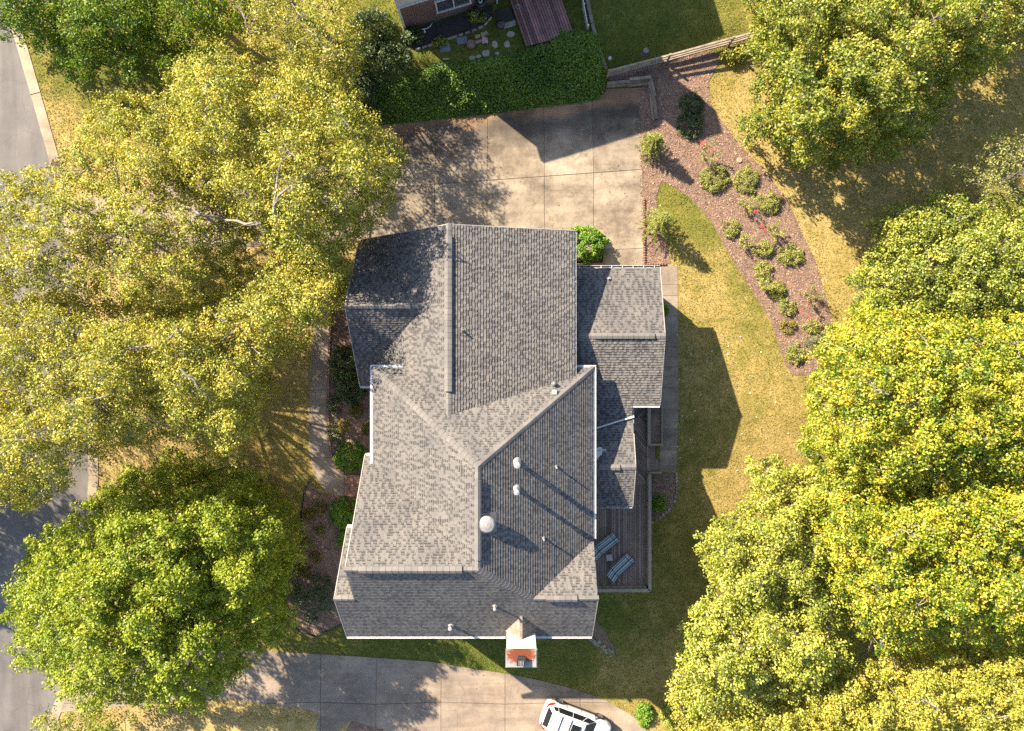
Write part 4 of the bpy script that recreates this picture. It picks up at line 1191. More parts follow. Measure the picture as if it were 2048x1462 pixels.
def dp(px, py, z=ZD):
    x, y = at(px, py, z); return Vector((x, y, z))
lounger('blue striped lounger tucked against the house wall, left of the small table', dp(1205, 1090), math.radians(38))
lounger('blue striped lounger out on open deck, right of the small table', dp(1236, 1133), math.radians(43))
c = dp(1217, 1112)
t = thing('side_table', c, 'small square pale table between the two striped loungers', 'table', rz=math.radians(8), local=True)
o = MB().box((0, 0, 0.4), (0.36, 0.38, 0.035)).build('table_top', MT['tabletop'], t); bevel(o, 0.012)
for x in (-.14, .14):
    for y in (-.15, .15): MB().box((x, y, 0.19), (0.035, 0.035, 0.385)).build('leg', MT['tabletop'], t)

# brick step and border at the front door
st = thing('brick_step', gp(707, 965), 'red brick entry steps at the end of the curved front path', 'steps')
z0 = float(zg(-9.8, -7.4))
xa, ya = at(690, 949, z0); xb, yb_ = at(735, 991, z0)
for k, (x0, x1, zz) in enumerate(((xa, xa + 0.40, 0.15), (xa + 0.40, xa + 0.8, 0.30), (xa + 0.8, xb + 0.6, 0.45))):
    MB().box(((x0 + x1) / 2, (ya + yb_) / 2, z0 + zz / 2 - 0.06), (x1 - x0 - 0.004, ya - yb_, zz)).build('step_core', MT['mortar'], st)
    nr = 20
    ncol = max(1, round((x1 - x0) / 0.2))
    for i in range(nr):
        for j in range(ncol):
            wy = (ya - yb_) / nr; wx = (x1 - x0) / ncol
            MB().box((x0 + wx * (j + 0.5), yb_ + wy * (i + 0.5), z0 + zz - 0.055 + random.uniform(-.003, .003)), (wx - 0.014, wy - 0.012, 0.03), 0, 0, random.random()).build('brick', MT['brickp'], st, tone=True)
bb = thing('brick_border', gp(657, 760), 'low curved border of bricks between the front path and the shrubs', 'edging')
pts = dense([tuple(gp(x, y)[:2]) for x, y in ((676, 520), (671, 560), (664, 620), (659, 700), (657, 800), (659, 878), (664, 914), (676, 937), (689, 947))], 0.22)
for a, b in zip(pts[:-1], pts[1:]):
    x, y = (a[0] + b[0]) / 2, (a[1] + b[1]) / 2
    MB().box((x, y, float(zg(x, y)) + 0.07), (0.2, 0.105, 0.12), math.atan2(b[1] - a[1], b[0] - a[0]), 0, random.random()).build('brick', MT['brickp'], bb, tone=True)
# scalloped edging tiles along the conifer bed
te = thing('scalloped_edging', gp(1289, 500), 'scalloped red edging tiles round the corner of the mulch bed by the pad', 'edging')
pts = dense([tuple(gp(x, y)[:2]) for x, y in ((1288, 400), (1289, 529), (1330, 529))], 0.15)
for x, y in pts:
    mb = MB(); mb.lathe((x, y, float(zg(x, y)) - 0.02), [(0.065, 0), (0.065, 0.15), (0.03, 0.17)], 8); mb.build('tile', MT['brickp'], te)
# black edging round the lower bed
be = thing('bed_edging', gp(605, 1050), 'thin black edging strip round the dark mulch bed left of the house', 'edging')
pts = dense([tuple(gp(x, y)[:2]) for x, y in ((622, 958), (610, 978), (603, 1030), (605, 1080), (592, 1130), (572, 1180), (573, 1228), (598, 1262), (632, 1273), (690, 1246))], 0.5)
mb = MB()
for a, b in zip(pts[:-1], pts[1:]):
    mb.bar((*a, float(zg(*a)) + 0.04), (*b, float(zg(*b)) + 0.04), 0.04, 0.12)
mb.build('strip', MT['dark'], be)
# splash stones at the corner downpipe
ss = thing('splash_stones', gp(1195, 1284), 'rough grey stones and splash block running off the lower right corner of the house', 'stones')
a, b = gp(1170, 1268), gp(1197, 1290)
MB().bar(a + Vector((0, 0, .06)), b + Vector((0, 0, .06)), 0.28, 0.1).build('splash_block', MT['stone'], ss)
for k in range(26):
    p = gp(1194 + 1.25 * k + random.uniform(-4, 4), 1284 + 0.95 * k + random.uniform(-5, 5))
    s_ = random.uniform(0.05, 0.13)
    mb = MB(); mb.lathe(p + Vector((0, 0, -0.02)), [(s_ * .9, 0), (s_, s_ * .5), (s_ * .5, s_ * .9)], 6); mb.t = [random.random()] * len(mb.f); mb.build('stone', MT['stone'], ss, tone=True)

# ------------------------------------------------------------------ timber walls and rail fence in the north
rt = thing('timber_retaining_wall', gp(1297, 170), 'low wall of weathered timbers round the top right corner of the concrete pad', 'retaining wall')
def sleeper(parent, a, b, h, w=0.16, t=0.15, name='timber'):
    a, b = gp(*a), gp(*b)
    MB().bar(a + Vector((0, 0, h)), b + Vector((0, 0, h)), w, t, tone=random.random()).build(name, MT['timber'], parent, tone=True)
sleeper(rt, (1213, 174), (1256, 170), 0.08); sleeper(rt, (1213, 170), (1256, 166), 0.24); sleeper(rt, (1254, 168), (1299, 163), 0.24, 0.18); sleeper(rt, (1254, 172), (1297, 168), 0.08); sleeper(rt, (1256, 164), (1299, 160), 0.40, 0.18)
sleeper(rt, (1297, 166), (1306, 200), 0.24); sleeper(rt, (1298, 172), (1306, 243), 0.08); sleeper(rt, (1306, 198), (1312, 240), 0.2, 0.17); sleeper(rt, (1300, 164), (1307, 197), 0.38, 0.15)
le = thing('timber_edging', gp(1190, 70), 'line of tan landscape timbers between the ivy and the shaded lawn at the top', 'edging')
for a, b in (((1163, -60), (1173, -4)), ((1173, -3), (1184, 48)), ((1184, 49), (1196, 96)), ((1196, 97), (1211, 140))):
    sleeper(le, a, b, 0.08, 0.2, 0.18)
wf = thing('picket_edge', gp(1170, 30), 'narrow white painted board fence beside the red deck at the top', 'fence')
for a, b in (((1160, -20), (1166, 20)), ((1166, 21), (1174, 62))):
    p, q = gp(*a), gp(*b)
    MB().bar(p + Vector((0, 0, .35)), q + Vector((0, 0, .35)), 0.05, 0.5).build('board', MT['white'], wf)
    MB().box((q.x, q.y, q.z + 0.35), (0.09, 0.09, 0.75)).build('post', MT['white'], wf)
fe = thing('rail_fence', gp(1330, 124), 'weathered split rail fence running from the ivy corner to the big tree', 'fence')
posts = [(1213, 157), (1332, 126), (1456, 92), (1560, 62)]
for i, p in enumerate(posts):
    g = gp(*p)
    MB().box((g.x, g.y, g.z + 0.55), (0.13, 0.1, 1.35), math.radians(16), 0, 0.8).build('post', MT['timber'], fe, tone=True)
    if i < 3:
        h = gp(*posts[i + 1])
        for z in (0.25, 0.58, 0.92):
            MB().bar(g + Vector((0, 0.05, z + random.uniform(-.04, .04))), h + Vector((0, 0.05, z + random.uniform(-.04, .04))), 0.11, 0.13, tone=random.uniform(0.5, 1)).build('rail', MT['timber'], fe, tone=True)
b = gp(1219, 118)
o = thing('garden_ball', b, 'small white ball on the ground by the timber edging', 'ball')
mb = MB(); mb.lathe(b, [(0.02, 0), (0.1, 0.05), (0.13, 0.13), (0.1, 0.21), (0.02, 0.26)], 14); mb.build('ball', MT['white'], o, smooth=True)
b = gp(1291, 103)
o = thing('tree_stump', b, 'small pale tree stump in the shaded lawn by the rail fence', 'stump')
mb = MB(); mb.lathe(b - Vector((0, 0, .05)), [(0.32, 0), (0.22, 0.12), (0.19, 0.2)], 12); mb.build('stump', MT['bark'], o)
mb = MB(); mb.lathe(b + Vector((0, 0, .15)), [(0.18, 0), (0.17, 0.02)], 12); mb.build('cut_face', MT['stone'], o)
b = gp(1478, 321)
o = thing('valve_cover', b, 'round tan valve lid lying flat in the mulch among the roses', 'lid')
mb = MB(); mb.lathe(b + Vector((0, 0, .03)), [(0.17, 0), (0.17, 0.05), (0.15, 0.07)], 16); mb.build('plate', MT['paver'], o)

# ------------------------------------------------------------------ neighbour's house and garden
ux, uy = math.cos(math.radians(17)), math.sin(math.radians(17))
def nb_pt(a, d, z): return (-6.32 + ux * a - uy * d, 20.04 + uy * a + ux * d, z)   # a along the south wall, d back from it
nh = thing('neighbour_house', (-2, 24, 2), 'brick and cream sided house at the top edge with a white framed window', 'house')
def nwall(a0, a1, d, z0, z1, mat, name='wall', th=0.15):
    P = [nb_pt(a0, d, z0), nb_pt(a1, d, z0), nb_pt(a1, d, z1), nb_pt(a0, d, z1)]
    B = [nb_pt(a0, d + th, z0), nb_pt(a1, d + th, z0), nb_pt(a1, d + th, z1), nb_pt(a0, d + th, z1)]
    me = bpy.data.meshes.new(name)
    me.from_pydata(P + B, [], [(0, 1, 2, 3), (7, 6, 5, 4), (0, 4, 5, 1), (1, 5, 6, 2), (2, 6, 7, 3), (3, 7, 4, 0)])
    uvl = me.uv_layers.new(name='uv')
    uvs = [(a0, z0), (a1, z0), (a1, z1), (a0, z1)]
    idx = {0: 0, 1: 1, 2: 2, 3: 3, 4: 0, 5: 1, 6: 2, 7: 3}
    for l in me.loops: uvl.data[l.index].uv = uvs[idx[l.vertex_index]]
    me.update()
    return link(name, me, nh, mat)
Z1 = 4.55
WE = 5.75
nwall(0, WE, 0, 1.0, Z1, MT['brick']); nwall(-0.02, WE + .02, -0.03, Z1, 7.45, MT['cream'])
nwall(WE + 1.25, 9.5, 0.9, 1.0, Z1, MT['brick']); nwall(WE, 13.4, 2.6, 1.0, 7.4, MT['cream']); nwall(WE + .02, WE + 1.25, 1.2, 1.0, 4.6, MT['dark'], 'door')
def nbox(a, d, z, sa, sd, sz, mat, name, parent=None, tone=False):
    x, y, zz = nb_pt(a, d, z)
    return MB().box((x, y, zz), (sa, sd, sz), math.radians(17), 0, random.random()).build(name, mat, parent or nh, tone=tone)
nbox(-0.07, 0.02, 4.2, 0.12, 0.16, 6.5, MT['white'], 'corner_board'); nbox(WE - 0.1, -0.1, 3.2, 0.09, 0.09, 2.9, MT['white'], 'downpipe'); nbox(WE + 1.27, -0.02, 3.2, 0.1, 0.1, 2.9, MT['white'], 'post')
nbox(WE / 2, -0.05, Z1 + 0.03, WE + 0.1, 0.1, 0.14, MT['white'], 'trim_board')
nbox(WE / 2, 4.3, 4.2, WE - 0.1, 8.3, 6.3, MT['cream'], 'wall'); 
# window: frame, two panes, blinds
wz, wa, ww, wh = 3.45, 3.05, 2.0, 1.2
for da, dz, sa, sz in ((0, wh / 2, ww + .16, .09), (0, -wh / 2, ww + .16, .09), (-ww / 2, 0, .09, wh), (ww / 2, 0, .09, wh), (0.02, 0, .08, wh)):
    nbox(wa + da, -0.05, wz + dz, sa, 0.1, sz, MT['white'], 'window_frame')
for da in (-ww / 4, ww / 4):
    p = nbox(wa + da, -0.02, wz, ww / 2 - 0.08, 0.03, wh - 0.08, MT['glass'], 'pane')
    for k in range(5): nbox(wa + da, -0.04, wz - wh / 2 + 0.15 + 0.2 * k, ww / 2 - 0.12, 0.012, 0.035, MT['flash'], 'blind_slat', p)
# roof and chimney block beyond the frame, shaped so that they cast the shade on the pad and the lawn
mb = MB()
e0, e1, dm = -0.45, 7.1, 4.4
ez = 8.0
mb.add([nb_pt(e0, -0.5, ez), nb_pt(e1, -0.5, ez), nb_pt(e1, dm, ez + 2.6), nb_pt(e0, dm, ez + 2.6), nb_pt(e0, 2 * dm + .5, ez), nb_pt(e1, 2 * dm + .5, ez)] + [nb_pt(e0, -0.5, ez - .2), nb_pt(e1, -0.5, ez - .2), nb_pt(e1, 2 * dm + .5, ez - .2), nb_pt(e0, 2 * dm + .5, ez - .2)],
       [(0, 1, 2, 3), (3, 2, 5, 4), (0, 3, 4, 9, 6), (1, 7, 8, 5, 2), (6, 7, 1, 0), (4, 5, 8, 9), (9, 8, 7, 6)])
mb.build('roof', MT['shingle'], nh)
nbox(10.1, 6.5, 7.4, 6.4, 8.0, 0.25, MT['shingle'], 'roof'); nbox(10.2, 6.4, 4.2, 6.0, 7.4, 6.2, MT['cream'], 'wall')
nbox(8.0, -0.2 + 1.6, 6.2, 2.0, 1.5, 8.2, MT['brick'], 'chimney')
# red deck
rd = thing('red_deck', gp(1075, 45), "red stained plank deck behind the neighbour's house, half hidden by ivy", 'deck')
P0, P1, P2_, P3 = gp(1031, 36), gp(1052, 97), gp(1132, 52), gp(1112, -10)
dirv = (P1 - P0); dirv.z = 0
ang = math.atan2(dirv.y, dirv.x)
top = P0 - dirv.normalized() * 3.0
right = Vector((-dirv.y, dirv.x, 0)).normalized() * 2.9
poly = [tuple(top[:2]), tuple(P1[:2]), tuple((P1 + right + dirv.normalized() * 0.3)[:2]), tuple((top + right)[:2])]
board_strip(poly, ang, 0.155, 0.03, 2.26, MT['red_deck'], rd, 0.04)
mb = MB()
for f in (0.05, 0.5, 0.95):
    a_ = Vector((*poly[0], 2.12)).lerp(Vector((*poly[1], 2.12)), f); b_ = Vector((*poly[3], 2.12)).lerp(Vector((*poly[2], 2.12)), f)
    mb.bar(a_, b_, 0.06, 0.2)
mb.build('joist', MT['red_deck'], rd)
# door step, stones and slabs in the grass
def flat_stone(name, px, py, rx, ry, mat, label, cat, group=None, n=9, h=0.05, rz=0.0, square=False):
    g = gp(px, py)
    pts = []
    if square:
        co, si = math.cos(rz), math.sin(rz)
        for a, b in ((-rx, -ry), (rx, -ry), (rx, ry), (-rx, ry)): pts.append((g.x + a * co - b * si, g.y + a * si + b * co))
    else:
        for k in range(n):
            t = 2 * math.pi * k / n; f = random.uniform(0.78, 1.12)
            a, b = rx * f * math.cos(t), ry * f * math.sin(t)
            pts.append((g.x + a * math.cos(rz) - b * math.sin(rz), g.y + a * math.sin(rz) + b * math.cos(rz)))
    mb = MB(); mb.prism([(x, y, g.z - 0.03) for x, y in pts], (0, 0, h + 0.03), 0, random.random())
    o = mb.build(name, mat, None, tone=True)
    bevel(o, 0.012)
    return props(o, label, cat, group)
G = "stepping stones in the neighbour's grass"
flat_stone('stepping_stone', 1017, 47, 0.55, 0.26, MT['stone'], 'largest pale stone slab, below the dark doorway beside the red deck', 'stone', G, rz=0.2)
flat_stone('stepping_stone', 1022, 68, 0.27, 0.19, MT['stone'], 'pale rounded stone just right of the black kettle grill', 'stone', G)
flat_stone('stepping_stone', 990, 89, 0.2, 0.22, MT['stone'], 'pale stone left of the last one before the red deck, below the grill', 'stone', G)
flat_stone('stepping_stone', 1014, 89, 0.22, 0.23, MT['stone'], 'pale pointed stone nearest the lower corner of the red deck', 'stone', G)
flat_stone('stepping_stone', 972, 107, 0.24, 0.22, MT['stone'], 'middle and biggest of the pale stones at the ivy edge', 'stone', G)
flat_stone('stepping_stone', 957, 113, 0.19, 0.14, MT['stone'], 'pale stone second from the left at the ivy edge', 'stone', G)
flat_stone('stepping_stone', 944, 116, 0.21, 0.16, MT['stone'], 'leftmost pale stone at the ivy edge', 'stone', G)
flat_stone('stepping_stone', 994, 107, 0.15, 0.1, MT['stone'], 'smallest pale stone, at the right end of the row by the ivy', 'stone', G)
flat_stone('garden_slab', 890, 96, 0.32, 0.22, MT['bluestone'], 'blue grey rectangular slab lying in the grass left of the terracotta bowl, farther from it', 'slab', 'blue grey slabs', square=True, rz=0.15)
flat_stone('garden_slab', 924, 81, 0.32, 0.2, MT['bluestone'], 'blue grey rectangular slab touching the curved bed edging', 'slab', 'blue grey slabs', square=True, rz=0.2)
PG = 'small tan pavers'
flat_stone('paver', 955, 73, 0.16, 0.1, MT['paver'], 'small tan paver, leftmost of the three in the row by the bed', 'paver', PG, square=True, rz=0.2)
flat_stone('paver', 966, 70, 0.12, 0.16, MT['paver'], 'small tan paver between its two neighbours above the pink cloth', 'paver', PG, square=True, rz=0.3)
flat_stone('paver', 972, 66, 0.1, 0.12, MT['paver'], 'small tan paver at the right end of the row above the pink cloth', 'paver', PG, square=True, rz=0.5)
flat_stone('paver', 958, 83, 0.24, 0.08, MT['paver'], 'long thin tan paver right of the terracotta bowl', 'paver', PG, square=True, rz=0.2)
flat_stone('paver', 892, 118, 0.2, 0.05, MT['paver'], 'single thin tan paver at the ivy edge below the blue slabs', 'paver', PG, square=True, rz=0.05)
g = gp(943, 91)
t = thing('plant_bowl', g, 'round terracotta bowl with dry soil standing in the grass', 'plant pot')
mb = MB(); mb.lathe(g, [(0.16, 0), (0.25, 0.16), (0.27, 0.2), (0.24, 0.2), (0.22, 0.14), (0.01, 0.14)], 20, caps=False); mb.build('bowl', MT['terra'], t, smooth=False)
mb = MB(); mb.lathe(g + Vector((0, 0, .13)), [(0.2, 0), (0.17, 0.03), (0.01, 0.05)], 14); mb.build('soil', MT['stone'], t)
g = gp(970, 82)
t = thing('pink_cloth', g, 'crumpled pink and white cloth on the grass right of the bowl', 'cloth')
bm = bmesh.new()
bmesh.ops.create_grid(bm, x_segments=9, y_segments=9, size=0.17)
for v in bm.verts: v.co = Vector((g.x + v.co.x * random.uniform(.9, 1.1), g.y + v.co.y, g.z + 0.06 + 0.07 * random.random()))
me = bpy.data.meshes.new('cloth'); bm.to_mesh(me); bm.free(); link('cloth', me, t, MT['pinkw'])
g = gp(1001, 60)
t = thing('kettle_grill', g, 'round black kettle grill on legs standing by the stone slab', 'grill')
mb = MB(); mb.lathe(g + Vector((0, 0, .42)), [(0.05, 0), (0.17, 0.05), (0.255, 0.16), (0.265, 0.22)], 22); mb.build('bowl', MT['dark'], t, smooth=False)
mb = MB(); mb.lathe(g + Vector((0, 0, .645)), [(0.27, 0), (0.25, 0.09), (0.17, 0.17), (0.05, 0.205), (0.01, 0.21)], 22); lid = mb.build('lid', MT['dark'], t, smooth=True)
MB().box(g + Vector((0, 0, 0.9)), (0.12, 0.03, 0.05)).build('handle', MT['flash'], lid)
for k in range(3):
    a_ = 2.1 * k + .4; MB().tube([g + Vector((.12 * math.cos(a_), .12 * math.sin(a_), .5)), g + Vector((.27 * math.cos(a_), .27 * math.sin(a_), 0))], 0.013, 6).build('leg', MT['flash'], t)
g = gp(962, 18)
t = thing('rain_barrel', g, 'black rain barrel under the downpipe with a pale green hose coiled on it', 'barrel')
mb = MB(); mb.lathe(g, [(0.27, 0), (0.33, 0.2), (0.34, 0.5), (0.31, 0.85), (0.27, 0.9), (0.25, 0.86), (0.01, 0.86)], 22, caps=False); mb.build('barrel', MT['dark'], t)
mb = MB(); mb.tube([g + Vector((0.13 * math.cos(k * .5) * (1 - k * .008), 0.15 * math.sin(k * .5) * (1 - k * .008), 0.89 + k * .0015)) for k in range(60)], 0.014, 6); mb.build('hose', MT['pgreen'], t, smooth=True)
g = gp(1036, 18)
t = thing('watering_pail', g, 'pale metal pail with a looped handle at the corner of the red deck', 'pail')
mb = MB(); mb.lathe(g, [(0.11, 0), (0.15, 0.28), (0.135, 0.28), (0.1, 0.02), (0.01, 0.02)], 16, caps=False); mb.build('pail', MT['lead'], t)
mb = MB(); mb.tube([g + Vector((0.15 * math.cos(k * .3), 0.02, 0.28 + 0.16 * math.sin(k * .3))) for k in range(11)], 0.012, 6); mb.build('handle', MT['lead'], t)
nbd = thing('stone_bed_border', gp(935, 66), "curved border of narrow pale stones round the neighbour's dark bed", 'edging')
pts = dense([tuple(gp(x, y)[:2]) for x, y in ((984, 35), (968, 53), (942, 64), (915, 73), (885, 83), (856, 93), (830, 101))], 0.3)
for a, b in zip(pts[:-1], pts[1:]):
    x, y = (a[0] + b[0]) / 2, (a[1] + b[1]) / 2
    MB().box((x, y, float(zg(x, y)) + 0.06), (0.29, 0.1, 0.12), math.atan2(b[1] - a[1], b[0] - a[0]), 0, random.random()).build('stone', MT['stone'], nbd, tone=True)
g = gp(852, 57)
t = thing('garden_hose', g, "white hose end looping over the neighbour's dark bed by the brick wall", 'hose')
mb = MB(); mb.tube([gp(838, 59, .1), gp(846, 58, .25), gp(854, 57, .2), gp(861, 52, .12), gp(864, 46, .1)], 0.03, 6); mb.tube([gp(848, 58, .2), gp(850, 66, .1)], 0.06, 6); mb.build('hose', MT['white'], t, smooth=True)
nt_ = thing('doormat', gp(1008, 34), 'dark brown door mat in front of the neighbour\'s doorway', 'mat', rz=math.radians(17), local=True)
MB().box((0, 0, 0.12), (1.0, 0.75, 0.2)).build('mat', MT['soil'], nt_)

# ------------------------------------------------------------------ parked car
car = thing('parked_car', (4.29, -24.22, float(zg(4.3, -24.2)) + 0.032), 'white estate car with dark roof bars parked at the right end of the lower drive', 'car', rz=math.radians(-20.5), local=True)
ST = [(-2.34, .60, .86), (-2.30, .74, .98), (-2.18, .84, 1.04), (-1.95, .90, 1.07), (-1.4, .93, 1.085), (-.6, .94, 1.075), (.3, .94, 1.06), (1.0, .93, 1.045), (1.5, .925, 1.01), (1.9, .89, .95), (2.2, .80, .87), (2.34, .66, .78), (2.40, .5, .66)]
PR = [(0, .26, 0), (.8, .26, 0), (.97, .36, 0), (1.0, .55, 0), (1.0, .76, 0), (.985, -.11, 1), (.94, -.03, 1), (.8, .01, 1), (.45, .03, 1), (0, .04, 1)]
bm = bmesh.new(); rings = []
for x, w, zb in ST:
    half = [(f * w, (zb + dz) if top else min(dz, zb - .12)) for f, dz, top in PR]
    loop = half + [(-y, z) for y, z in half[-2:0:-1]]
    rings.append([bm.verts.new((x, y, z)) for y, z in loop])
for a, b in zip(rings[:-1], rings[1:]):
    n = len(a)
    for i in range(n): bm.faces.new([a[i], a[(i + 1) % n], b[(i + 1) % n], b[i]])
bm.faces.new(rings[0]); bm.faces.new(rings[-1][::-1])
bmesh.ops.recalc_face_normals(bm, faces=bm.faces)
me = bpy.data.meshes.new('body'); bm.to_mesh(me); bm.free()
me.polygons.foreach_set('use_smooth', [True] * len(me.polygons))
body = link('body', me, car, MT['carpaint'])
# cabin: rows of (x base, x roof) joined by sides
GH = [(-2.20, -1.86, .76, .60, 1.08, 1.58), (-1.6, -1.5, .86, .64, 1.09, 1.65), (-.5, -.55, .87, .66, 1.08, 1.68), (.55, .05, .87, .65, 1.065, 1.66), (1.22, .42, .78, .61, 1.05, 1.58)]
bm = bmesh.new(); rows = []
for xb_, xr, wb, wr, zb, zr_ in GH:
    rows.append([bm.verts.new(p) for p in ((xb_, wb, zb - .06), (xb_, wb, zb), ((xb_ * .12 + xr * .88), wb * .12 + wr * .88 + .015, zb * .12 + zr_ * .88), (xr, wr * .93, zr_), (xr, wr * .5, zr_ + .025), (xr, 0, zr_ + .03), (xr, -wr * .5, zr_ + .025), (xr, -wr * .93, zr_), ((xb_ * .12 + xr * .88), -wb * .12 - wr * .88 - .015, zb * .12 + zr_ * .88), (xb_, -wb, zb), (xb_, -wb, zb - .06))])
for a, b in zip(rows[:-1], rows[1:]):
    for i in range(10): bm.faces.new([a[i], a[i + 1], b[i + 1], b[i]])
bm.faces.new(rows[0]); bm.faces.new(rows[-1][::-1])
bmesh.ops.recalc_face_normals(bm, faces=bm.faces)
me = bpy.data.meshes.new('cabin'); bm.to_mesh(me); bm.free()
cab = link('cabin', me, car, MT['carpaint']); bevel(cab, 0.03, 3)
def glass(name, quad, off, mat=None):
    q = [Vector(p) for p in quad]
    n = (q[1] - q[0]).cross(q[3] - q[0]).normalized()
    if n.dot(Vector(off)) < 0: n = -n
    mb = MB(); mb.add([p + n * .012 for p in q] + [p - n * .02 for p in q], [(0, 1, 2, 3), (7, 6, 5, 4), (0, 4, 5, 1), (1, 5, 6, 2), (2, 6, 7, 3), (3, 7, 4, 0)])
    return mb.build(name, mat or MT['carglass'], car)
def gside(i, t0, t1, s, f0=.1, f1=.80):
    a, b = GH[i], GH[i + 1]
    out = []
    for t, f in ((t0, f0), (t1, f0), (t1, f1), (t0, f1)):
        L = [a[k] + (b[k] - a[k]) * t for k in range(6)]
        out.append((L[0] + (L[1] - L[0]) * f, s * (L[2] + (L[3] - L[2]) * f + .012), L[4] + (L[5] - L[4]) * f))
    return out
for s in (1, -1):
    glass('side_window', gside(0, .45, .97, s, .15, .7), (0, s, .4)); glass('side_window', gside(1, .03, .97, s), (0, s, .4)); glass('side_window', gside(2, .03, .95, s), (0, s, .4))
    q = gside(3, .03, .92, s); glass('side_window', [q[0], q[1], (q[1][0] - .42, q[2][1], q[2][2] - .06), q[3]], (0, s, .4))
def cross(i, f0, f1, w0, w1):
    a = GH[i]
    return [(a[0] + (a[1] - a[0]) * f0, w0, a[4] + (a[5] - a[4]) * f0), (a[0] + (a[1] - a[0]) * f0, -w0, a[4] + (a[5] - a[4]) * f0), (a[0] + (a[1] - a[0]) * f1, -w1, a[4] + (a[5] - a[4]) * f1), (a[0] + (a[1] - a[0]) * f1, w1, a[4] + (a[5] - a[4]) * f1)]
glass('windscreen', cross(4, .06, .94, .70, .56), (1, 0, .5)); glass('rear_window', cross(0, .05, .92, .66, .52), (-1, 0, .4))
o = MB().box((-.12, 0, 1.705), (.62, .78, .02)).build('sunroof', MT['carglass'], car); bevel(o, .02)
for x in (-1.22, -.55):
    o = MB().box((x, 0, 1.745), (.075, 1.22, .035)).build('roof_bar', MT['dark'], car); bevel(o, .015)
for s in (1, -1):
    o = MB().tube([(-1.7, s * .6, 1.64), (-1.6, s * .605, 1.70), (-.2, s * .62, 1.73), (.1, s * .61, 1.68)], .022, 8).build('roof_rail', MT['lead'], car)
    mb = MB(); mb.lathe((.93, s * 1.0, 1.08), [(.02, -.1), (.085, -.07), (.095, .02), (.06, .08), (.01, .09)], 12, axis=(0, s, 0.1)); mr = mb.build('wing_mirror', MT['carpaint'], car, smooth=True)
    mb = MB(); mb.bar((-2.25, s * .72, 1.05), (-1.93, s * .925, 1.0), .09, .19); mb.bar((-2.25, s * .73, 1.04), (-2.29, s * .50, 1.02), .06, .12); o = mb.build('tail_light', MT['tail'], car); bevel(o, .02)
    mb = MB(); mb.prism([(2.12, s * .80, .80), (1.86, s * .90, .92), (1.82, s * .84, .975), (2.1, s * .68, .92), (2.3, s * .64, .80)], (.02, s * .012, .025)); mb.build('headlight', MT['lamp'], car)
    mb = MB(); mb.bar((-.45, s * .952, .93), (-.28, s * .952, .93), .03, .03); mb.bar((.45, s * .95, .93), (.62, s * .95, .93), .03, .03); mb.build('door_handle', MT['carpaint'], car)
    mb = MB(); mb.bar((-1.0, s * .935, .31), (1.0, s * .935, .31), .05, .12); mb.build('sill', MT['dark'], car)
    for x in (-1.42, 1.45):
        w = MB(); yo = s * .80
        w.lathe((x, yo, .345), [(.20, .15), (.225, .155), (.30, .155), (.34, .12), (.345, 0), (.34, -.1), (.2, -.1)], 26, axis=(0, s, 0), caps=False)
        wh_ = w.build('wheel', MT['tyre'], car, smooth=False)
        r = MB(); r.lathe((x, yo, .345), [(.215, .13), (.22, .15), (.20, .155), (.19, .10), (.01, .08)], 26, axis=(0, s, 0), caps=False)
        r.lathe((x, yo, .345), [(.05, .1), (.05, .15), (.01, .155)], 12, axis=(0, s, 0))
        for k in range(5):
            a_ = 2 * math.pi * k / 5 + .3
            r.bar((x + .03 * math.cos(a_), yo + s * .135, .345 + .03 * math.sin(a_)), (x + .2 * math.cos(a_), yo + s * .14, .345 + .2 * math.sin(a_)), .055, .03, up=(0, 1, 0))
        r.build('rim', MT['rim'], wh_)
        mb = MB(); mb.tube([(x + .40 * math.cos(t), s * .945, .35 + .40 * math.sin(t)) for t in np.linspace(0.05, 3.09, 14)], .03, 6); mb.build('wheel_arch', MT['dark'], car)
for s in (1, -1):
    for x in (-.98, .08, 1.08):
        MB().bar((x, s * .942, .42), (x, s * .935, 1.0), .02, .014, up=(0, 1, 0)).build('door_seam', MT['dark'], car)
MB().bar((1.2, .74, 1.075), (1.2, -.74, 1.075), .02, .014).build('bonnet_seam', MT['dark'], car)
MB().tube([(-1.55, 0.25, 1.69), (-1.68, .25, 1.78)], .012, 6).build('aerial', MT['dark'], car)

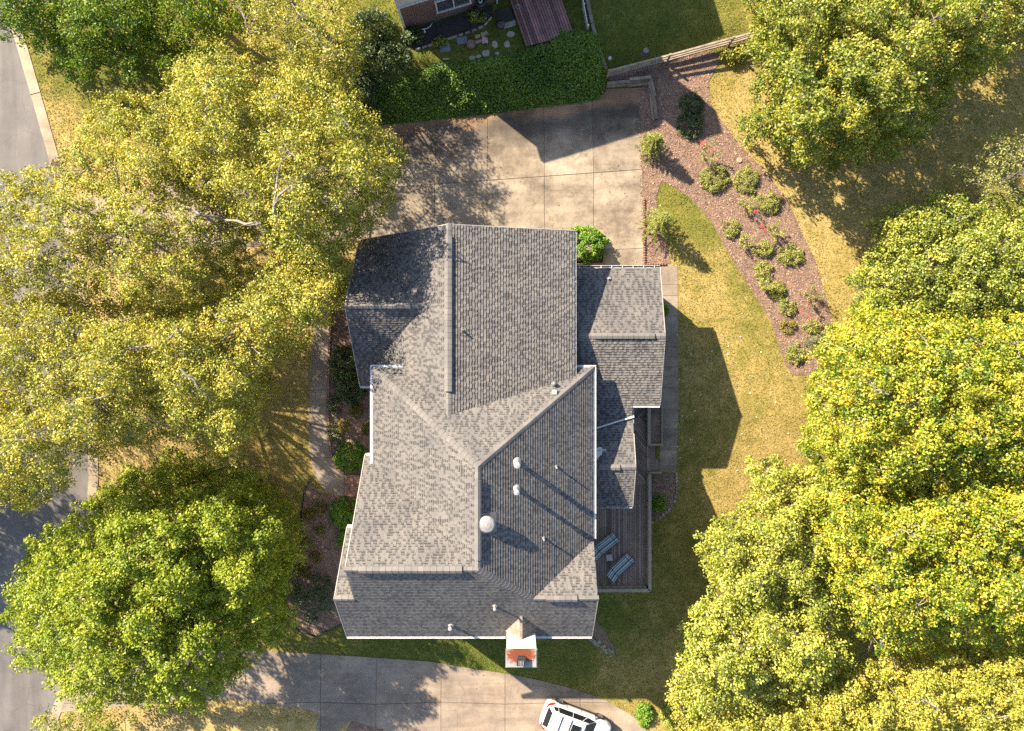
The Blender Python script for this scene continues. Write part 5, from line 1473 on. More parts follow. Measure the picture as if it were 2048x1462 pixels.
# ------------------------------------------------------------------ shrubs
def clump_leaves(C, R, n, L, outw=0.7, upw=0.5, rnd=0.7, wid=0.6, fold=.12, flat=1.0, center=None, shell=0.45):
    """n leaves about each clump centre, sitting on the clump's shell and facing out"""
    m = len(C)
    d = unit(rng.normal(size=(m * n, 3)) + np.array([0, 0, 0.25]))
    rr = np.repeat(R, n)[:, None] * (shell + (1 - shell) * rng.random((m * n, 1)) ** 0.6)
    P = np.repeat(C, n, 0) + d * rr * np.array([1, 1, flat])
    N = unit(d * outw + np.array([0, 0, upw * .7]) + np.array(SUN_DIR) * upw * .9 + rnd * rng.normal(size=d.shape))
    if center is not None: N = unit(N + 0.5 * unit(P - center))
    return leaf_quads(P, N, L * rng.uniform(0.75, 1.2, m * n), wid, fold)
SHRUB_COUNT = [0]
def shrub(name, px, py, rx, ry, h, lm, leaf, n, label, cat='shrub', group=None, clump=0.16, wid=0.6, top=False, tone=0.5, tv=0.2, squash=1.0, rough=0.25):
    """dome of leaf clumps, rx and ry in pixels of the photograph, with stems inside"""
    g = gp(px, py, 0 if top else h * 0.5)
    g = Vector((g.x, g.y, float(zg(g.x, g.y))))
    a, b = rx * 1.12 / 32.0, ry * 1.12 / 32.0
    t = thing(name, g, label, cat, group)
    m = max(12, int(2.2 * (a * b + (a + b) * h * .6) / (clump * clump) * 0.55))
    d = unit(rng.normal(size=(m, 3)) + np.array([0, 0, .35])); d[:, 2] = np.abs(d[:, 2])
    rad = 1 - rough * rng.random((m, 1))
    C = d * rad * np.array([a - clump * .5, b - clump * .5, h - clump]) * squash
    C[:, 2] = np.maximum(C[:, 2], clump * .4)
    # a few clumps break the outline
    k = rng.random(m) < .16
    C[k] *= 1.12
    C += np.array(g)
    V = clump_leaves(C, np.full(m, clump) * rng.uniform(.75, 1.25, m), n, leaf, wid=wid)
    tn = np.repeat(rng.normal(tone, tv * .6, m), n) + rng.normal(0, tv, m * n)
    quads_mesh('foliage', V, tn, lm, t)
    mb = MB()
    for i in range(5):
        an = i * 1.3
        mb.tube([g + Vector((.04 * math.cos(an), .04 * math.sin(an), -0.05)), g + Vector((a * .35 * math.cos(an), b * .35 * math.sin(an), h * .5)), g + Vector((a * .6 * math.cos(an), b * .6 * math.sin(an), h * .72))], [.022, .015, .007], 5)
    mb.build('stem', MT['stem'], t)
    return t
def rose(px, py, r, h, label, reds, n=26):
    g = gp(px, py, h * .5); g = Vector((g.x, g.y, float(zg(g.x, g.y))))
    t = thing('rose_bush', g, label, 'rose bush', 'rose bushes in the long mulch bed')
    R = r / 32.0
    mb = MB(); Cs = []
    for i in range(7):
        an = i * .9 + random.random() * .5; rr = R * random.uniform(.45, 1.0); hh = h * random.uniform(.75, 1.1)
        e = g + Vector((rr * math.cos(an), rr * math.sin(an), hh))
        mb.tube([g + Vector((0, 0, -.04)), g.lerp(e, .55) + Vector((0, 0, h * .12)), e], [.012, .009, .005], 5)
        for f in (.5, .75, 1.0): Cs.append(np.array(g.lerp(e, f) + Vector((0, 0, h * .1 * (1 - f)))))
    mb.build('stem', MT['stem'], t)
    C = np.array(Cs)
    V = clump_leaves(C, np.full(len(C), .15), n, 0.085, shell=.2)
    quads_mesh('foliage', V, rng.normal(.55, .22, len(C) * n), LF['dull'] if h > 1.15 else LF['juniper'], t)
    for bx, by in reds:
        e = gp(bx, by, h * 1.02)
        q = MB()
        for k in range(6):
            o_ = Vector((random.uniform(-.1, .1), random.uniform(-.1, .1), random.uniform(-.05, .05)))
            q.lathe(e + o_, [(.01, -.025), (.035, 0), (.04, .02), (.02, .035), (.008, .03)], 7)
        q.build('bloom', MT['rose'], t)
    return t
GB = 'low clipped shrubs in the long mulch bed'
shrub('low_shrub', 1384, 205, 24, 22, .8, LF['dark'], .08, 40, 'dark green spreading shrub in house shade, upper half of the pair by the timber wall', 'shrub', GB)
shrub('low_shrub', 1382, 248, 26, 28, .8, LF['dark'], .08, 40, 'dark green spreading shrub in house shade, lower half of the pair by the timber wall', 'shrub', GB)
shrub('low_shrub', 1432, 356, 30, 28, .65, LF['juniper'], .075, 44, 'lumpy green shrub directly below the red rose, largest of the low shrubs', 'shrub', GB)
shrub('low_shrub', 1494, 360, 25, 27, .6, LF['juniper'], .075, 44, 'lumpy pale green shrub right of the one under the red rose', 'shrub', GB)
shrub('low_shrub', 1541, 404, 25, 22, .6, LF['juniper'], .075, 44, 'pale green shrub on the right edge of the bed, nearest the parched lawn', 'shrub', GB)
shrub('low_shrub', 1463, 455, 17, 20, .5, LF['juniper'], .075, 40, 'pale green shrub on the left edge of the bed, left of the middle roses', 'shrub', GB)
shrub('low_shrub', 1528, 498, 21, 18, .55, LF['juniper'], .075, 42, 'mid green shrub left of the wide one, below the middle roses', 'shrub', GB)
shrub('low_shrub', 1583, 509, 25, 23, .6, LF['juniper'], .075, 44, 'wide pale green shrub with furrowed top on the right edge of the bed', 'shrub', GB)
shrub('low_shrub', 1529, 541, 19, 19, .5, LF['juniper'], .075, 42, 'pale round shrub standing alone below its wider neighbours', 'shrub', GB)
shrub('low_shrub', 1558, 580, 15, 17, .6, LF['mid'], .08, 42, 'small dark green rounded shrub beside a thin rose', 'shrub', GB)
shrub('low_shrub', 1576, 613, 18, 20, .5, LF['juniper'], .075, 42, 'pale green shrub just below the small dark rounded one', 'shrub', GB)
shrub('low_shrub', 1578, 652, 15, 15, .45, LF['gold'], .08, 34, 'small yellowish shrub in the narrow lower part of the bed', 'shrub', GB)
shrub('low_shrub', 1627, 652, 18, 14, .45, LF['juniper'], .08, 36, 'low shrub below the last red rose near the lime green tree', 'shrub', GB)
shrub('low_shrub', 1593, 707, 20, 22, .55, LF['juniper'], .075, 42, 'lowest pale green shrub at the bottom tip of the bed', 'shrub', GB)
shrub('low_shrub', 1633, 686, 22, 18, .6, LF['pale'], .12, 30, 'grey green spiky plant half under the lime green tree', 'shrub', GB, wid=.25)
rose(1414, 312, 26, 1.3, 'tall rose bush with bright red flowers at the edge of the house shade', [(1408, 283), (1422, 300), (1404, 288)])
rose(1492, 408, 20, .9, 'thin rose bush between two pale shrubs with one red flower', [(1511, 424)])
rose(1548, 462, 20, 1.1, 'rose bush with two small red flowers in the middle of the bed', [(1524, 452), (1531, 460)])
rose(1487, 482, 18, .8, 'flowerless thin rose bush near the left edge of the bed', [])
rose(1528, 572, 16, .8, 'flowerless thin rose bush left of the small dark shrub', [])
rose(1622, 590, 24, 1.2, 'tall rose bush with red flowers low on its stems, near the right edge', [(1604, 621), (1619, 634), (1614, 606)])

def conifer(px, py, h, r, label):
    g = gp(px, py, h * .45); g = Vector((g.x, g.y, float(zg(g.x, g.y))))
    t = thing('young_conifer', g, label, 'conifer', 'two feathery young conifers beside the pad')
    MB().tube([g - Vector((0, 0, .05)), g + Vector((0.02, 0, h * .5)), g + Vector((0, 0, h))], [.045, .03, .008], 7).build('trunk', MT['bark'], t)
    P, T = [], []
    br = MB()
    lv = 15
    for i in range(lv):
        f = i / (lv - 1)
        z = h * (.12 + .86 * f)
        L = r * (1.08 - .85 * f)
        for k in range(8):
            an = k * 2 * math.pi / 8 + i * .7 + random.uniform(-.2, .2)
            d = Vector((math.cos(an), math.sin(an), .28 - .25 * (1 - f)))
            a = g + Vector((0, 0, z)); b = a + d * L * random.uniform(.75, 1.1)
            br.tube([a, b], [.01, .004], 4)
            for s in np.linspace(.2, 1.0, 9):
                c = a.lerp(b, s)
                for q in range(4):
                    P.append(np.array(c) + rng.normal(0, .025, 3)); T.append(np.array(d) + rng.normal(0, .5, 3))
    br.build('branches', MT['stem'], t)
    P = np.array(P); T = unit(np.array(T))
    N = unit(np.array([0, 0, 1.0]) + .5 * rng.normal(size=P.shape))
    quads_mesh('foliage', leaf_quads(P, N, rng.uniform(.13, .24, len(P)), .2, .02, tdir=T), rng.normal(.45, .25, len(P)), LF['juniper'], t)
conifer(1306, 288, 2.4, .85, 'sparse feathery young conifer at the end of the timber wall')
conifer(1318, 446, 3.0, 1.15, 'feathery young conifer on the bed corner, shadowing the lawn')

t = shrub('planter_bush', 1166, 487, 46, 36, 1.5, LF['bright'], .13, 44, 'vivid green dense bush by the pad at the right wall of the upper wing', 'bush', clump=.2, rough=.18)
pbx = gp(1166, 505)
mb = MB()
for dx, dy, sx, sy in ((0, -.95, 2.5, .08), (0, .6, 2.5, .08), (1.25, -.17, .08, 1.6)): mb.box((pbx.x + dx, pbx.y + dy + .2, pbx.z + .18), (sx, sy, .4))
o = mb.build('planter_edge', MT['brickp']); props(o, 'low rust red edging round the foot of the vivid green bush', 'edging')
shrub('dark_bush', 690, 733, 32, 44, 1.7, LF['dark'], .13, 40, 'dark glossy bush between the front path and the left gable', 'bush', clump=.22)
shrub('dark_bush', 700, 775, 30, 32, 1.3, LF['dark'], .13, 40, 'dark glossy bush just below the larger one beside the front path', 'bush', clump=.2)
RB = 'round clipped bushes at the front door'
shrub('round_bush', 698, 913, 30, 30, 1.2, LF['bright'], .10, 42, 'round clipped bright green bush just above the brick entry steps', 'bush', RB, clump=.15, rough=.12)
shrub('round_bush', 686, 1028, 27, 29, 1.2, LF['bright'], .10, 42, 'round clipped bright green bush just below the brick entry steps', 'bush', RB, clump=.15, rough=.12)
shrub('round_bush', 688, 1078, 14, 22, 1.0, LF['bright'], .10, 42, 'bright green bush mostly hidden under the left roof edge', 'bush', RB, clump=.15, rough=.12)
YB = 'small golden ball shrubs'
for px, py, r, lab in ((712, 823, 13, 'small golden ball shrub nearest the big dark bush, above its two neighbours'), (686, 853, 12, 'small golden ball shrub close to the front path border'), (735, 858, 12, 'small golden ball shrub close to the white wall gutter'),
                       (640, 1016, 13, 'golden ball shrub at the top right of the dark lower bed'), (618, 1029, 11, 'golden ball shrub at the left edge of the dark lower bed'), (639, 1061, 10, 'olive ball shrub below the golden pair in the dark bed'),
                       (630, 1115, 11, 'pale golden tuft shrub in the sun patch, the upper one'), (605, 1140, 13, 'pale golden tuft shrub in the sun patch, the lower left one'), (616, 1086, 11, 'dull green ball shrub beside the big green tree')):
    shrub('ball_shrub', px, py, r, r * 1.12, .55, LF['gold'] if 'dull' not in lab and 'olive' not in lab else LF['dull'], .055, 40, lab, 'shrub', YB, clump=.1, rough=.1, wid=.4)
for px, py, lab in ((669, 812, 'strappy pale plant by the path border, upper of the two'), (668, 862, 'strappy pale plant by the path border, lower of the two')):
    shrub('strappy_plant', px, py, 14, 22, .45, LF['pale'], .26, 14, lab, 'plant', 'strappy plants by the front path', wid=.16, clump=.14)
shrub('dark_conifer', 628, 1192, 46, 44, 1.8, LF['dark'], .12, 36, 'dark drooping evergreen between the big green tree and the left gable', 'bush', clump=.24, wid=.35)
shrub('gravel_plant', 622, 1238, 16, 10, .3, LF['pale'], .1, 20, 'low pale plant at the foot of the dark drooping evergreen', 'plant', clump=.12)
shrub('deck_bush', 1318, 1007, 16, 18, .8, LF['bright'], .11, 36, 'bright green bush in the small mulch bed beside the deck rail', 'bush', clump=.16)
shrub('drive_bush', 1290, 1432, 20, 26, .8, LF['bright'], .12, 34, 'bright green bush at the right end of the lower drive, by the car', 'bush', clump=.18)
shrub('edge_bush', 1348, 1436, 26, 30, 1.2, LF['oak'], .13, 36, 'loose grey green bush at the foot of the right hand trees', 'bush', clump=.2)
shrub('planter_plant', 1309, 845, 7, 30, .35, LF['dull'], .09, 18, 'withered brown green plants in the planter box beside the upper deck', 'plant', clump=.11)
shrub('evergreen_shrub', 762, 116, 50, 38, 1.3, LF['dark'], .13, 40, "large dark evergreen shrub left of the neighbour's bed", 'bush', clump=.26)
shrub('evergreen_shrub', 742, 52, 46, 38, 1.4, LF['dark'], .13, 40, "dark evergreen shrub against the neighbour's left wall corner", 'bush', clump=.26)
shrub('evergreen_shrub', 722, 168, 30, 30, 1.4, LF['dark'], .13, 36, 'small dark shrub at the left end of the ivy bank', 'bush', clump=.24)
shrub('bed_plant', 826, 70, 22, 16, .8, LF['dark'], .12, 30, "dark leafy plant at the foot of the neighbour's brick wall", 'plant', clump=.17)
shrub('bed_plant', 955, 30, 18, 12, .6, LF['mid'], .12, 20, "light green leafy plant below the rain barrel", 'plant', clump=.17)
shrub('bed_plant', 880, 84, 14, 12, .5, LF['mid'], .12, 22, "leafy green plant spilling over the neighbour's bed border", 'plant', clump=.15)
shrub('wall_plant', 1331, 620, 5, 14, 1.4, LF['bright'], .09, 24, 'slim green plant at the right wall of the low porch roof', 'plant', clump=.12)
shrub('fence_bush', 1466, 108, 24, 14, .8, LF['yellowish'], .12, 26, 'small yellow green bush by the right fence post', 'bush', clump=.18)

# ivy: the bank is smothered in leaves
def ivy():
    poly = gpoly(IVY)
    x, y = scatter_in(poly, 95000)
    d = edgedist(poly, x, y)
    lump = 0.35 + .25 * np.sin(x * 1.7 + .6 * y) * np.sin(y * 2.1 - .4 * x) + .12 * np.sin(x * 5.1) * np.sin(y * 4.3 + x)
    hgt = np.minimum(1, d / .5) * (0.25 + lump)
    z = zg(x, y) + hgt * rng.random(len(x)) ** .45 + .03
    P = np.stack([x + rng.normal(0, .06, len(x)), y + rng.normal(0, .06, len(x)), z], -1)
    N = unit(np.array([-.1, -.25, .9]) + .62 * rng.normal(size=P.shape))
    tn = rng.normal(.45, .2, len(x)) + .2 * np.sin(x * .9) * np.sin(y * 1.3)
    o = quads_mesh('ivy_bank', leaf_quads(P, N, rng.uniform(.09, .17, len(x)), .75), tn, LF['ivy'])
    o['kind'] = 'stuff'
ivy()

# ------------------------------------------------------------------ trees
def tree(name, label, outline, zlo, zhi, trunk, lm, bark, leaf=0.14, n=40, spacing=20, clump=0.42, layers=3, lobes=14, lobe_r=70, tone=.45, tv=.16, holes=0.0, limbs=(), group=None, wid=.62, upw=.5, jit=.35, droop=0.0, lobe_h=.42, trunk_r=.2, xmin=-75):
    o = np.array(outline, float)
    x0, y0 = o.min(0) - 10; x1, y1 = o.max(0) + 10
    x0, x1 = max(x0, xmin), min(x1, 2130); y0, y1 = max(y0, -75), min(y1, 1545)
    gx, gy = np.meshgrid(np.arange(x0, x1, spacing), np.arange(y0, y1, spacing))
    poly = [tuple(p) for p in outline]
    # lobes: the heads of the big limbs
    cand = np.stack([rng.uniform(x0, x1, 4000), rng.uniform(y0, y1, 4000)], 1)
    cand = cand[inside(poly, cand[:, 0], cand[:, 1])]
    dm = edgedist(poly, cand[:, 0], cand[:, 1])
    D = dm.max() * .85
    lob = [cand[np.argmax(dm)]]
    for _ in range(lobes - 1):
        dd = np.min([np.hypot(cand[:, 0] - l[0], cand[:, 1] - l[1]) for l in lob], 0) * (0.7 + .6 * rng.random(len(cand)))
        lob.append(cand[np.argmax(dd)])
    lob = np.array(lob); lr = lobe_r * rng.uniform(.75, 1.3, lobes); lh = rng.uniform(.55, 1.1, lobes)
    def top(u, v):
        d = edgedist(poly, u, v)
        t = np.clip(d / D, 0, 1)
        dome = np.sqrt(np.clip(1 - (1 - t) ** 2, 0, 1))
        lo = np.max([lh[i] * np.clip(1 - ((u - lob[i, 0]) ** 2 + (v - lob[i, 1]) ** 2) / lr[i] ** 2, -.4, 1) for i in range(lobes)], 0)
        return zlo + (zhi - zlo) * ((1 - lobe_h) * dome + lobe_h * np.clip(lo + .25, 0, 1.2) * np.clip(t * 2.5, .15, 1))
    Cs = []
    hs = rng.uniform(0, 100)
    for L in range(layers):
        u = gx + rng.uniform(-.75, .75, gx.shape) * spacing; v = gy + rng.uniform(-.75, .75, gx.shape) * spacing
        u, v = u.ravel(), v.ravel()
        ra = 9 * np.sin(u * .045 + v * .06 + hs) + 7 * np.sin(u * .13 - v * .1 + hs * 2) + 4 * np.sin(v * .31 + u * .27)
        rb = 9 * np.sin(v * .05 - u * .055 + hs * 3) + 7 * np.sin(v * .12 + u * .11 + hs) + 4 * np.sin(u * .29 - v * .33)
        k = inside(poly, u + ra, v + rb)
        # ragged rim
        k |= (edgedist(poly, u, v) < 7) & (rng.random(len(u)) < .4)
        hn = np.sin(u * .031 + hs) * np.sin(v * .027 + 2 * hs) + .6 * np.sin(u * .071 + v * .043 + hs) + .4 * np.sin(v * .11 - u * .05)
        k &= (hn > -2 + holes * 2.0) | (rng.random(len(u)) < .25)
        u, v = u[k], v[k]
        z = top(u, v) - L * 0.95 - rng.random(len(u)) * .7
        z = np.maximum(z, zlo - 1.6)
        s = (H - z) / F
        Cs.append(np.stack([(u - CX) * s, -(v - CY) * s, z], 1))
    C = np.concatenate(Cs)
    C += rng.normal(0, jit * .4, C.shape)
    g = gp(*trunk)
    t = thing(name, g, label, 'tree', group)
    R = clump * rng.uniform(.7, 1.3, len(C))
    V = clump_leaves(C, R, n, leaf, outw=.6, upw=upw, rnd=.85, wid=wid, flat=.75, shell=.25)
    if droop:
        V[:, 2] -= np.array([0, 0, droop]) * leaf
    tn = np.repeat(rng.normal(tone, tv * .8, len(C)), n) + rng.normal(0, tv, len(C) * n)
    quads_mesh('crown', V, tn, lm, t)
    # trunk, limbs to every lobe, boughs to some clumps
    mb = MB()
    cx, cy, = lob[:, 0].mean(), lob[:, 1].mean()
    zf = g.z + (zlo - g.z) * .55 + .6
    m_ = at(cx, cy, zlo)
    fork = g.lerp(Vector((m_[0], m_[1], zf)), .25); fork.z = zf
    mb.tube([g - Vector((0, 0, .1)), g.lerp(fork, .5) + Vector((.05, .04, 0)), fork], [trunk_r * 1.25, trunk_r, trunk_r * .85], 9)
    ends = []
    for i in range(lobes):
        zz = float(top(np.array([lob[i, 0]]), np.array([lob[i, 1]]))[0]) - .9
        e = Vector((*at(lob[i, 0], lob[i, 1], zz), zz))
        m1 = fork.lerp(e, .4) + Vector((random.uniform(-.4, .4), random.uniform(-.4, .4), .5)); m2 = fork.lerp(e, .75) + Vector((random.uniform(-.3, .3), random.uniform(-.3, .3), .35))
        mb.tube([fork, m1, m2, e], [trunk_r * .5, trunk_r * .3, trunk_r * .16, .02], 6)
        ends += [(m2, .05), (e, .035), (m1, .07)]
    E = np.array([tuple(e[0]) for e in ends])
    pick = rng.choice(len(C), min(len(C), lobes * 9), replace=False)
    for j in pick:
        c = C[j]
        k = int(np.argmin(((E - c) ** 2).sum(1)))
        a = ends[k][0]; b = Vector(c)
        if (b - a).length > 3.6: continue
        mb.tube([a, a.lerp(b, .5) + Vector((random.uniform(-.15, .15), random.uniform(-.15, .15), .12)), b], [ends[k][1] * .7, .02, .008], 4, cap=False)
    for lm_ in limbs:
        pts, r0, r1 = lm_
        zz = [float(top(np.array([p[0]]), np.array([p[1]]))[0]) - .05 for p in pts]
        # crooked between the given points
        pp, z2 = [], []
        for i_ in range(len(pts) - 1):
            for f_ in (0, .35, .7):
                pp.append((pts[i_][0] + (pts[i_ + 1][0] - pts[i_][0]) * f_ + random.uniform(-4, 4), pts[i_][1] + (pts[i_ + 1][1] - pts[i_][1]) * f_ + random.uniform(-4, 4))); z2.append(zz[i_] + (zz[i_ + 1] - zz[i_]) * f_ + random.uniform(-.1, .15))
        pts, zz = pp + [pts[-1]], z2 + [zz[-1]]
        P = [Vector((*at(p[0], p[1], z_), z_)) for p, z_ in zip(pts, zz)]
        P = [P[0].lerp(fork, .3) - Vector((0, 0, .8))] + P
        mb.tube(P, list(np.linspace(r0, r1, len(P))), 6)
        for q in P[2:]:
            d_ = (P[-1] - P[1]).normalized()
            e = q + d_ * random.uniform(.3, .7) + Vector((random.uniform(-.45, .45), random.uniform(-.45, .45), random.uniform(0, .2)))
            mb.tube([q, q.lerp(e, .5) + Vector((random.uniform(-.08, .08), random.uniform(-.08, .08), .05)), e], [.018, .012, .005], 4, cap=False)
    mb.build('trunk', bark, t, fix=False)
    return t
FT = 'pale barked yellowing trees in front of the house'
tree('shade_tree', 'yellow green pale barked tree overhanging the left side of the concrete pad', [(335, 135), (380, 100), (430, 86), (480, 128), (520, 150), (600, 120), (660, 148), (716, 190), (735, 240), (790, 285), (802, 340), (775, 400), (742, 440), (716, 472), (694, 520), (690, 560), (600, 540), (520, 480), (450, 420), (380, 390), (325, 330), (328, 270), (345, 200)],
     5.6, 11.3, (566, 455), LF['yellowish'], MT['pale_bark'], leaf=.135, n=52, spacing=17, lobes=18, lobe_r=62, holes=.15, layers=3, tone=.53, tv=.2, group=FT,
     limbs=[([(545, 425), (560, 392), (590, 368), (625, 352)], .09, .02), ([(548, 410), (556, 350), (566, 308)], .09, .02), ([(520, 448), (450, 440), (395, 430)], .1, .03), ([(412, 232), (416, 205)], .06, .02)])
tree('shade_tree', 'yellow green pale barked tree leaning over the road gutter on the left', [(-70, 370), (0, 352), (60, 338), (110, 335), (150, 268), (185, 212), (232, 172), (280, 188), (340, 206), (400, 290), (450, 390), (500, 470), (480, 560), (420, 625), (340, 645), (250, 640), (150, 610), (80, 615), (0, 605), (-70, 600)],
     4.0, 9.5, (300, 480), LF['yellowish'], MT['pale_bark'], leaf=.135, n=64, spacing=18, lobes=18, lobe_r=62, holes=.345, layers=2, tone=.5, tv=.2, group=FT,
     limbs=[([(392, 335), (362, 318), (325, 294), (284, 270)], .09, .02), ([(440, 455), (400, 430), (350, 400)], .1, .03), ([(455, 325), (475, 338)], .05, .02)])
tree('shade_tree', 'yellow green pale barked tree whose shade dapples the lawn left of the front path', [(-70, 600), (0, 596), (100, 600), (200, 622), (300, 622), (420, 600), (520, 530), (600, 520), (690, 530), (696, 582), (650, 640), (620, 682), (560, 720), (532, 762), (526, 820), (500, 870), (470, 916), (400, 892), (330, 872), (260, 892), (200, 906), (150, 922), (138, 966), (90, 992), (30, 1022), (-70, 1015)],
     4.4, 10.4, (395, 720), LF['yellowish'], MT['pale_bark'], leaf=.135, n=52, spacing=17, lobes=24, lobe_r=62, holes=.2, layers=3, tone=.53, tv=.2, group=FT,
     limbs=[([(360, 660), (310, 690), (250, 700), (195, 728)], .09, .02), ([(480, 655), (500, 690), (520, 706)], .06, .02), ([(365, 735), (395, 775), (425, 790)], .06, .02), ([(215, 790), (180, 800), (160, 812)], .05, .02)])
tree('broad_tree', 'big round dense green tree at the lower left over the road edge', [(300, 936), (322, 908), (350, 912), (395, 928), (440, 944), (500, 950), (545, 985), (575, 1020), (606, 1075), (592, 1120), (577, 1165), (565, 1200), (582, 1232), (540, 1270), (502, 1292), (487, 1330), (452, 1370), (420, 1400), (390, 1416), (330, 1406), (280, 1400), (220, 1396), (170, 1408), (120, 1382), (90, 1332), (42, 1332), (26, 1250), (20, 1200), (40, 1150), (58, 1090), (108, 1060), (148, 1030), (168, 1000), (220, 970), (260, 938)],
     -0.5, 7.8, (404, 1113), LF['green'], MT['bark'], leaf=.17, n=56, spacing=17, lobes=26, lobe_r=58, holes=.14, tone=.66, tv=.17, layers=3, lobe_h=.3)
tree('corner_tree', 'green tree top just entering the bottom left corner', [(55, 1545), (70, 1440), (110, 1426), (160, 1428), (210, 1420), (258, 1438), (270, 1545)], -1.5, 2.5, (180, 1500), LF['mid'], MT['bark'], leaf=.15, n=40, spacing=20, lobes=5, lobe_r=50, tone=.45)
tree('green_tree', 'dark green tree in the top left corner by the road', [(-70, -70), (-70, 20), (0, 45), (30, 72), (60, 84), (100, 112), (140, 150), (165, 162), (192, 142), (212, 128), (262, 182), (284, 130), (300, 80), (305, 0), (295, -70)], 3.5, 7.5, (150, 20), LF['green'], MT['bark'], leaf=.15, n=54, spacing=18, lobes=10, lobe_r=60, tone=.15, holes=.1)
tree('weeping_tree', 'drooping mid green tree between the two lighter trees along the top edge', [(258, -70), (290, 60), (292, 130), (312, 162), (350, 150), (400, 130), (470, 80), (505, 40), (505, -70)], 3.0, 7.0, (400, 20), LF['green'], MT['bark'], leaf=.15, n=44, spacing=19, lobes=9, lobe_r=48, tone=.3, droop=.5)
tree('fine_leaf_tree', 'light yellow green tree with bare twigs at the top, left of the neighbouring house', [(470, -70), (480, 40), (500, 92), (560, 130), (620, 152), (690, 160), (716, 140), (722, 90), (712, 40), (702, 0), (695, -70)], 5.5, 8.5, (600, 30), LF['yellowish'], MT['pale_bark'], leaf=.125, n=44, spacing=20, lobes=9, lobe_r=52, tone=.45, tv=.2, holes=.22, limbs=[([(498, 70), (490, 40), (482, 5)], .05, .015), ([(505, 60), (512, 20)], .04, .012)])
tree('oak_tree', 'broad glossy leaved tree at the top right over the end of the rail fence', [(1500, -70), (1512, 30), (1498, 100), (1520, 122), (1508, 180), (1536, 210), (1490, 236), (1492, 272), (1540, 272), (1570, 292), (1580, 322), (1640, 336), (1680, 312), (1720, 332), (1770, 302), (1852, 272), (1872, 220), (1905, 192), (1935, 142), (1990, 142), (2012, 100), (2022, 40), (2035, -70)],
     2.5, 9.0, (1655, 170), LF['mid'], MT['bark'], leaf=.17, n=54, spacing=18.5, lobes=22, lobe_r=58, tone=.42, tv=.22, holes=.1, group='trees along the right side', limbs=[([(1640, 180), (1620, 186), (1600, 196)], .05, .015), ([(1965, 40), (1980, 20), (1960, 0)], .05, .02)])
tree('corner_tree', 'dark tree at the extreme top right corner', [(2035, -70), (2026, 60), (2130, 110), (2130, -70)], 2, 6, (2080, 10), LF['dull'], MT['bark'], leaf=.15, n=36, spacing=22, lobes=4, lobe_r=50, tone=.35, group='trees along the right side')
tree('thin_tree', 'thin dull green tree with bare twigs on the right edge, below the top right tree', [(1925, 372), (1938, 330), (1962, 292), (2000, 270), (2130, 235), (2130, 400), (2000, 405), (1950, 398)], 2, 5.5, (2010, 360), LF['dull'], MT['bark'], leaf=.13, n=32, spacing=23, lobes=6, lobe_r=45, tone=.5, holes=.4, group='trees along the right side', limbs=[([(2000, 370), (2020, 350), (2048, 345)], .04, .012)])
tree('oak_tree', 'dusky grey green tree on the right above the lime coloured trees', [(1755, 436), (1764, 460), (1742, 520), (1704, 572), (1712, 615), (1760, 650), (2130, 660), (2130, 395), (2000, 405), (1930, 395), (1856, 402), (1800, 416)],
     2.2, 6.2, (1900, 560), LF['oak'], MT['bark'], leaf=.15, n=54, spacing=18, lobes=14, lobe_r=58, tone=.35, tv=.2, holes=.12, group='trees along the right side')
tree('lime_tree', 'bright lime yellow tree on the right beside the tip of the mulch bed', [(1712, 575), (1725, 600), (1692, 650), (1650, 682), (1624, 702), (1642, 760), (1618, 800), (1632, 850), (1600, 872), (1622, 912), (1642, 950), (1700, 1000), (1800, 1012), (1950, 985), (2130, 960), (2130, 610), (1900, 625), (1800, 600)],
     3.0, 9.5, (1800, 790), LF['lime'], MT['pale_bark'], leaf=.155, n=56, spacing=18, lobes=24, lobe_r=56, tone=.42, tv=.3, holes=.12, lobe_h=.22, group='trees along the right side', limbs=[([(1775, 790), (1760, 780), (1745, 770)], .05, .015)])
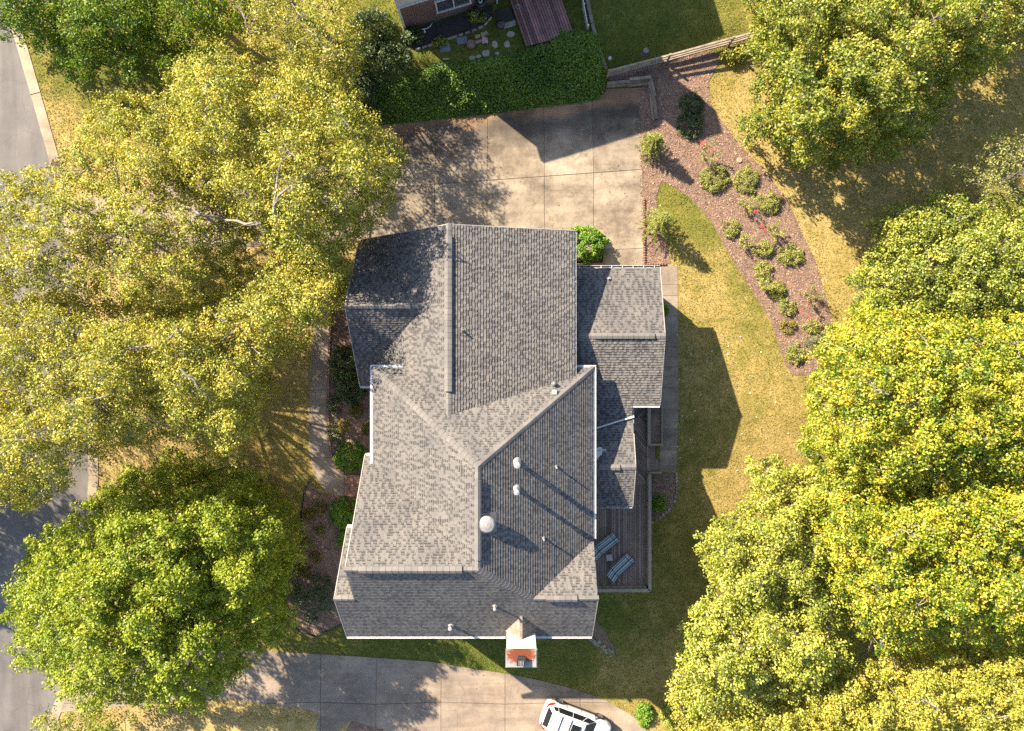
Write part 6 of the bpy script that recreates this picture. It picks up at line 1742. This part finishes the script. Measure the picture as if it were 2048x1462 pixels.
tree('lime_tree', 'bright lime yellow tree on the right edge, the lower of the two', [(1640, 962), (1622, 1000), (1642, 1100), (1662, 1180), (1722, 1262), (1800, 1302), (1900, 1292), (2130, 1302), (2130, 940), (1900, 945), (1750, 960)],
     2.0, 9.0, (1800, 1060), LF['lime'], MT['pale_bark'], leaf=.155, n=56, spacing=18, lobes=24, lobe_r=56, tone=.44, tv=.3, holes=.12, lobe_h=.22, group='trees along the right side', limbs=[([(1780, 1080), (1800, 1060), (1830, 1070)], .05, .015)])
tree('oak_tree', 'pale grey green broad tree on the lower right, nearest the deck lawn', [(1498, 945), (1520, 922), (1562, 936), (1640, 960), (1662, 1000), (1682, 1150), (1702, 1250), (1722, 1340), (1650, 1402), (1560, 1422), (1450, 1432), (1404, 1442), (1372, 1412), (1352, 1350), (1357, 1290), (1382, 1232), (1402, 1202), (1422, 1150), (1402, 1080), (1440, 1030), (1482, 1020), (1512, 990)],
     0.5, 6.5, (1520, 1120), LF['oak'], MT['bark'], leaf=.17, n=54, spacing=18.5, lobes=20, lobe_r=52, tone=.5, tv=.2, holes=.05, group='trees along the right side', limbs=[([(1530, 1130), (1545, 1145)], .04, .012)])
tree('birch_tree', 'yellow tinged tree with white limbs along the bottom right edge', [(1346, 1390), (1402, 1424), (1560, 1412), (1700, 1332), (1900, 1292), (2130, 1282), (2130, 1545), (1385, 1545), (1372, 1470)],
     -0.5, 6.0, (1700, 1400), LF['yellowish'], MT['pale_bark'], leaf=.155, n=54, spacing=18, lobes=18, lobe_r=52, tone=.62, tv=.2, holes=.12, group='trees along the right side', limbs=[([(1750, 1260), (1765, 1290), (1790, 1330)], .07, .03), ([(1650, 1350), (1640, 1320), (1660, 1300)], .05, .015), ([(1880, 1420), (1850, 1400), (1820, 1390)], .05, .02)])

tree('road_tree', 'large tree standing across the road beyond the left edge, shading the asphalt', [(-720, 760), (-600, 640), (-470, 640), (-410, 760), (-395, 900), (-420, 1050), (-540, 1130), (-720, 1060)],
     3.0, 9.0, (-255, 900), LF['mid'], MT['bark'], leaf=.2, n=44, spacing=20, lobes=14, lobe_r=60, tone=.4, xmin=-760)
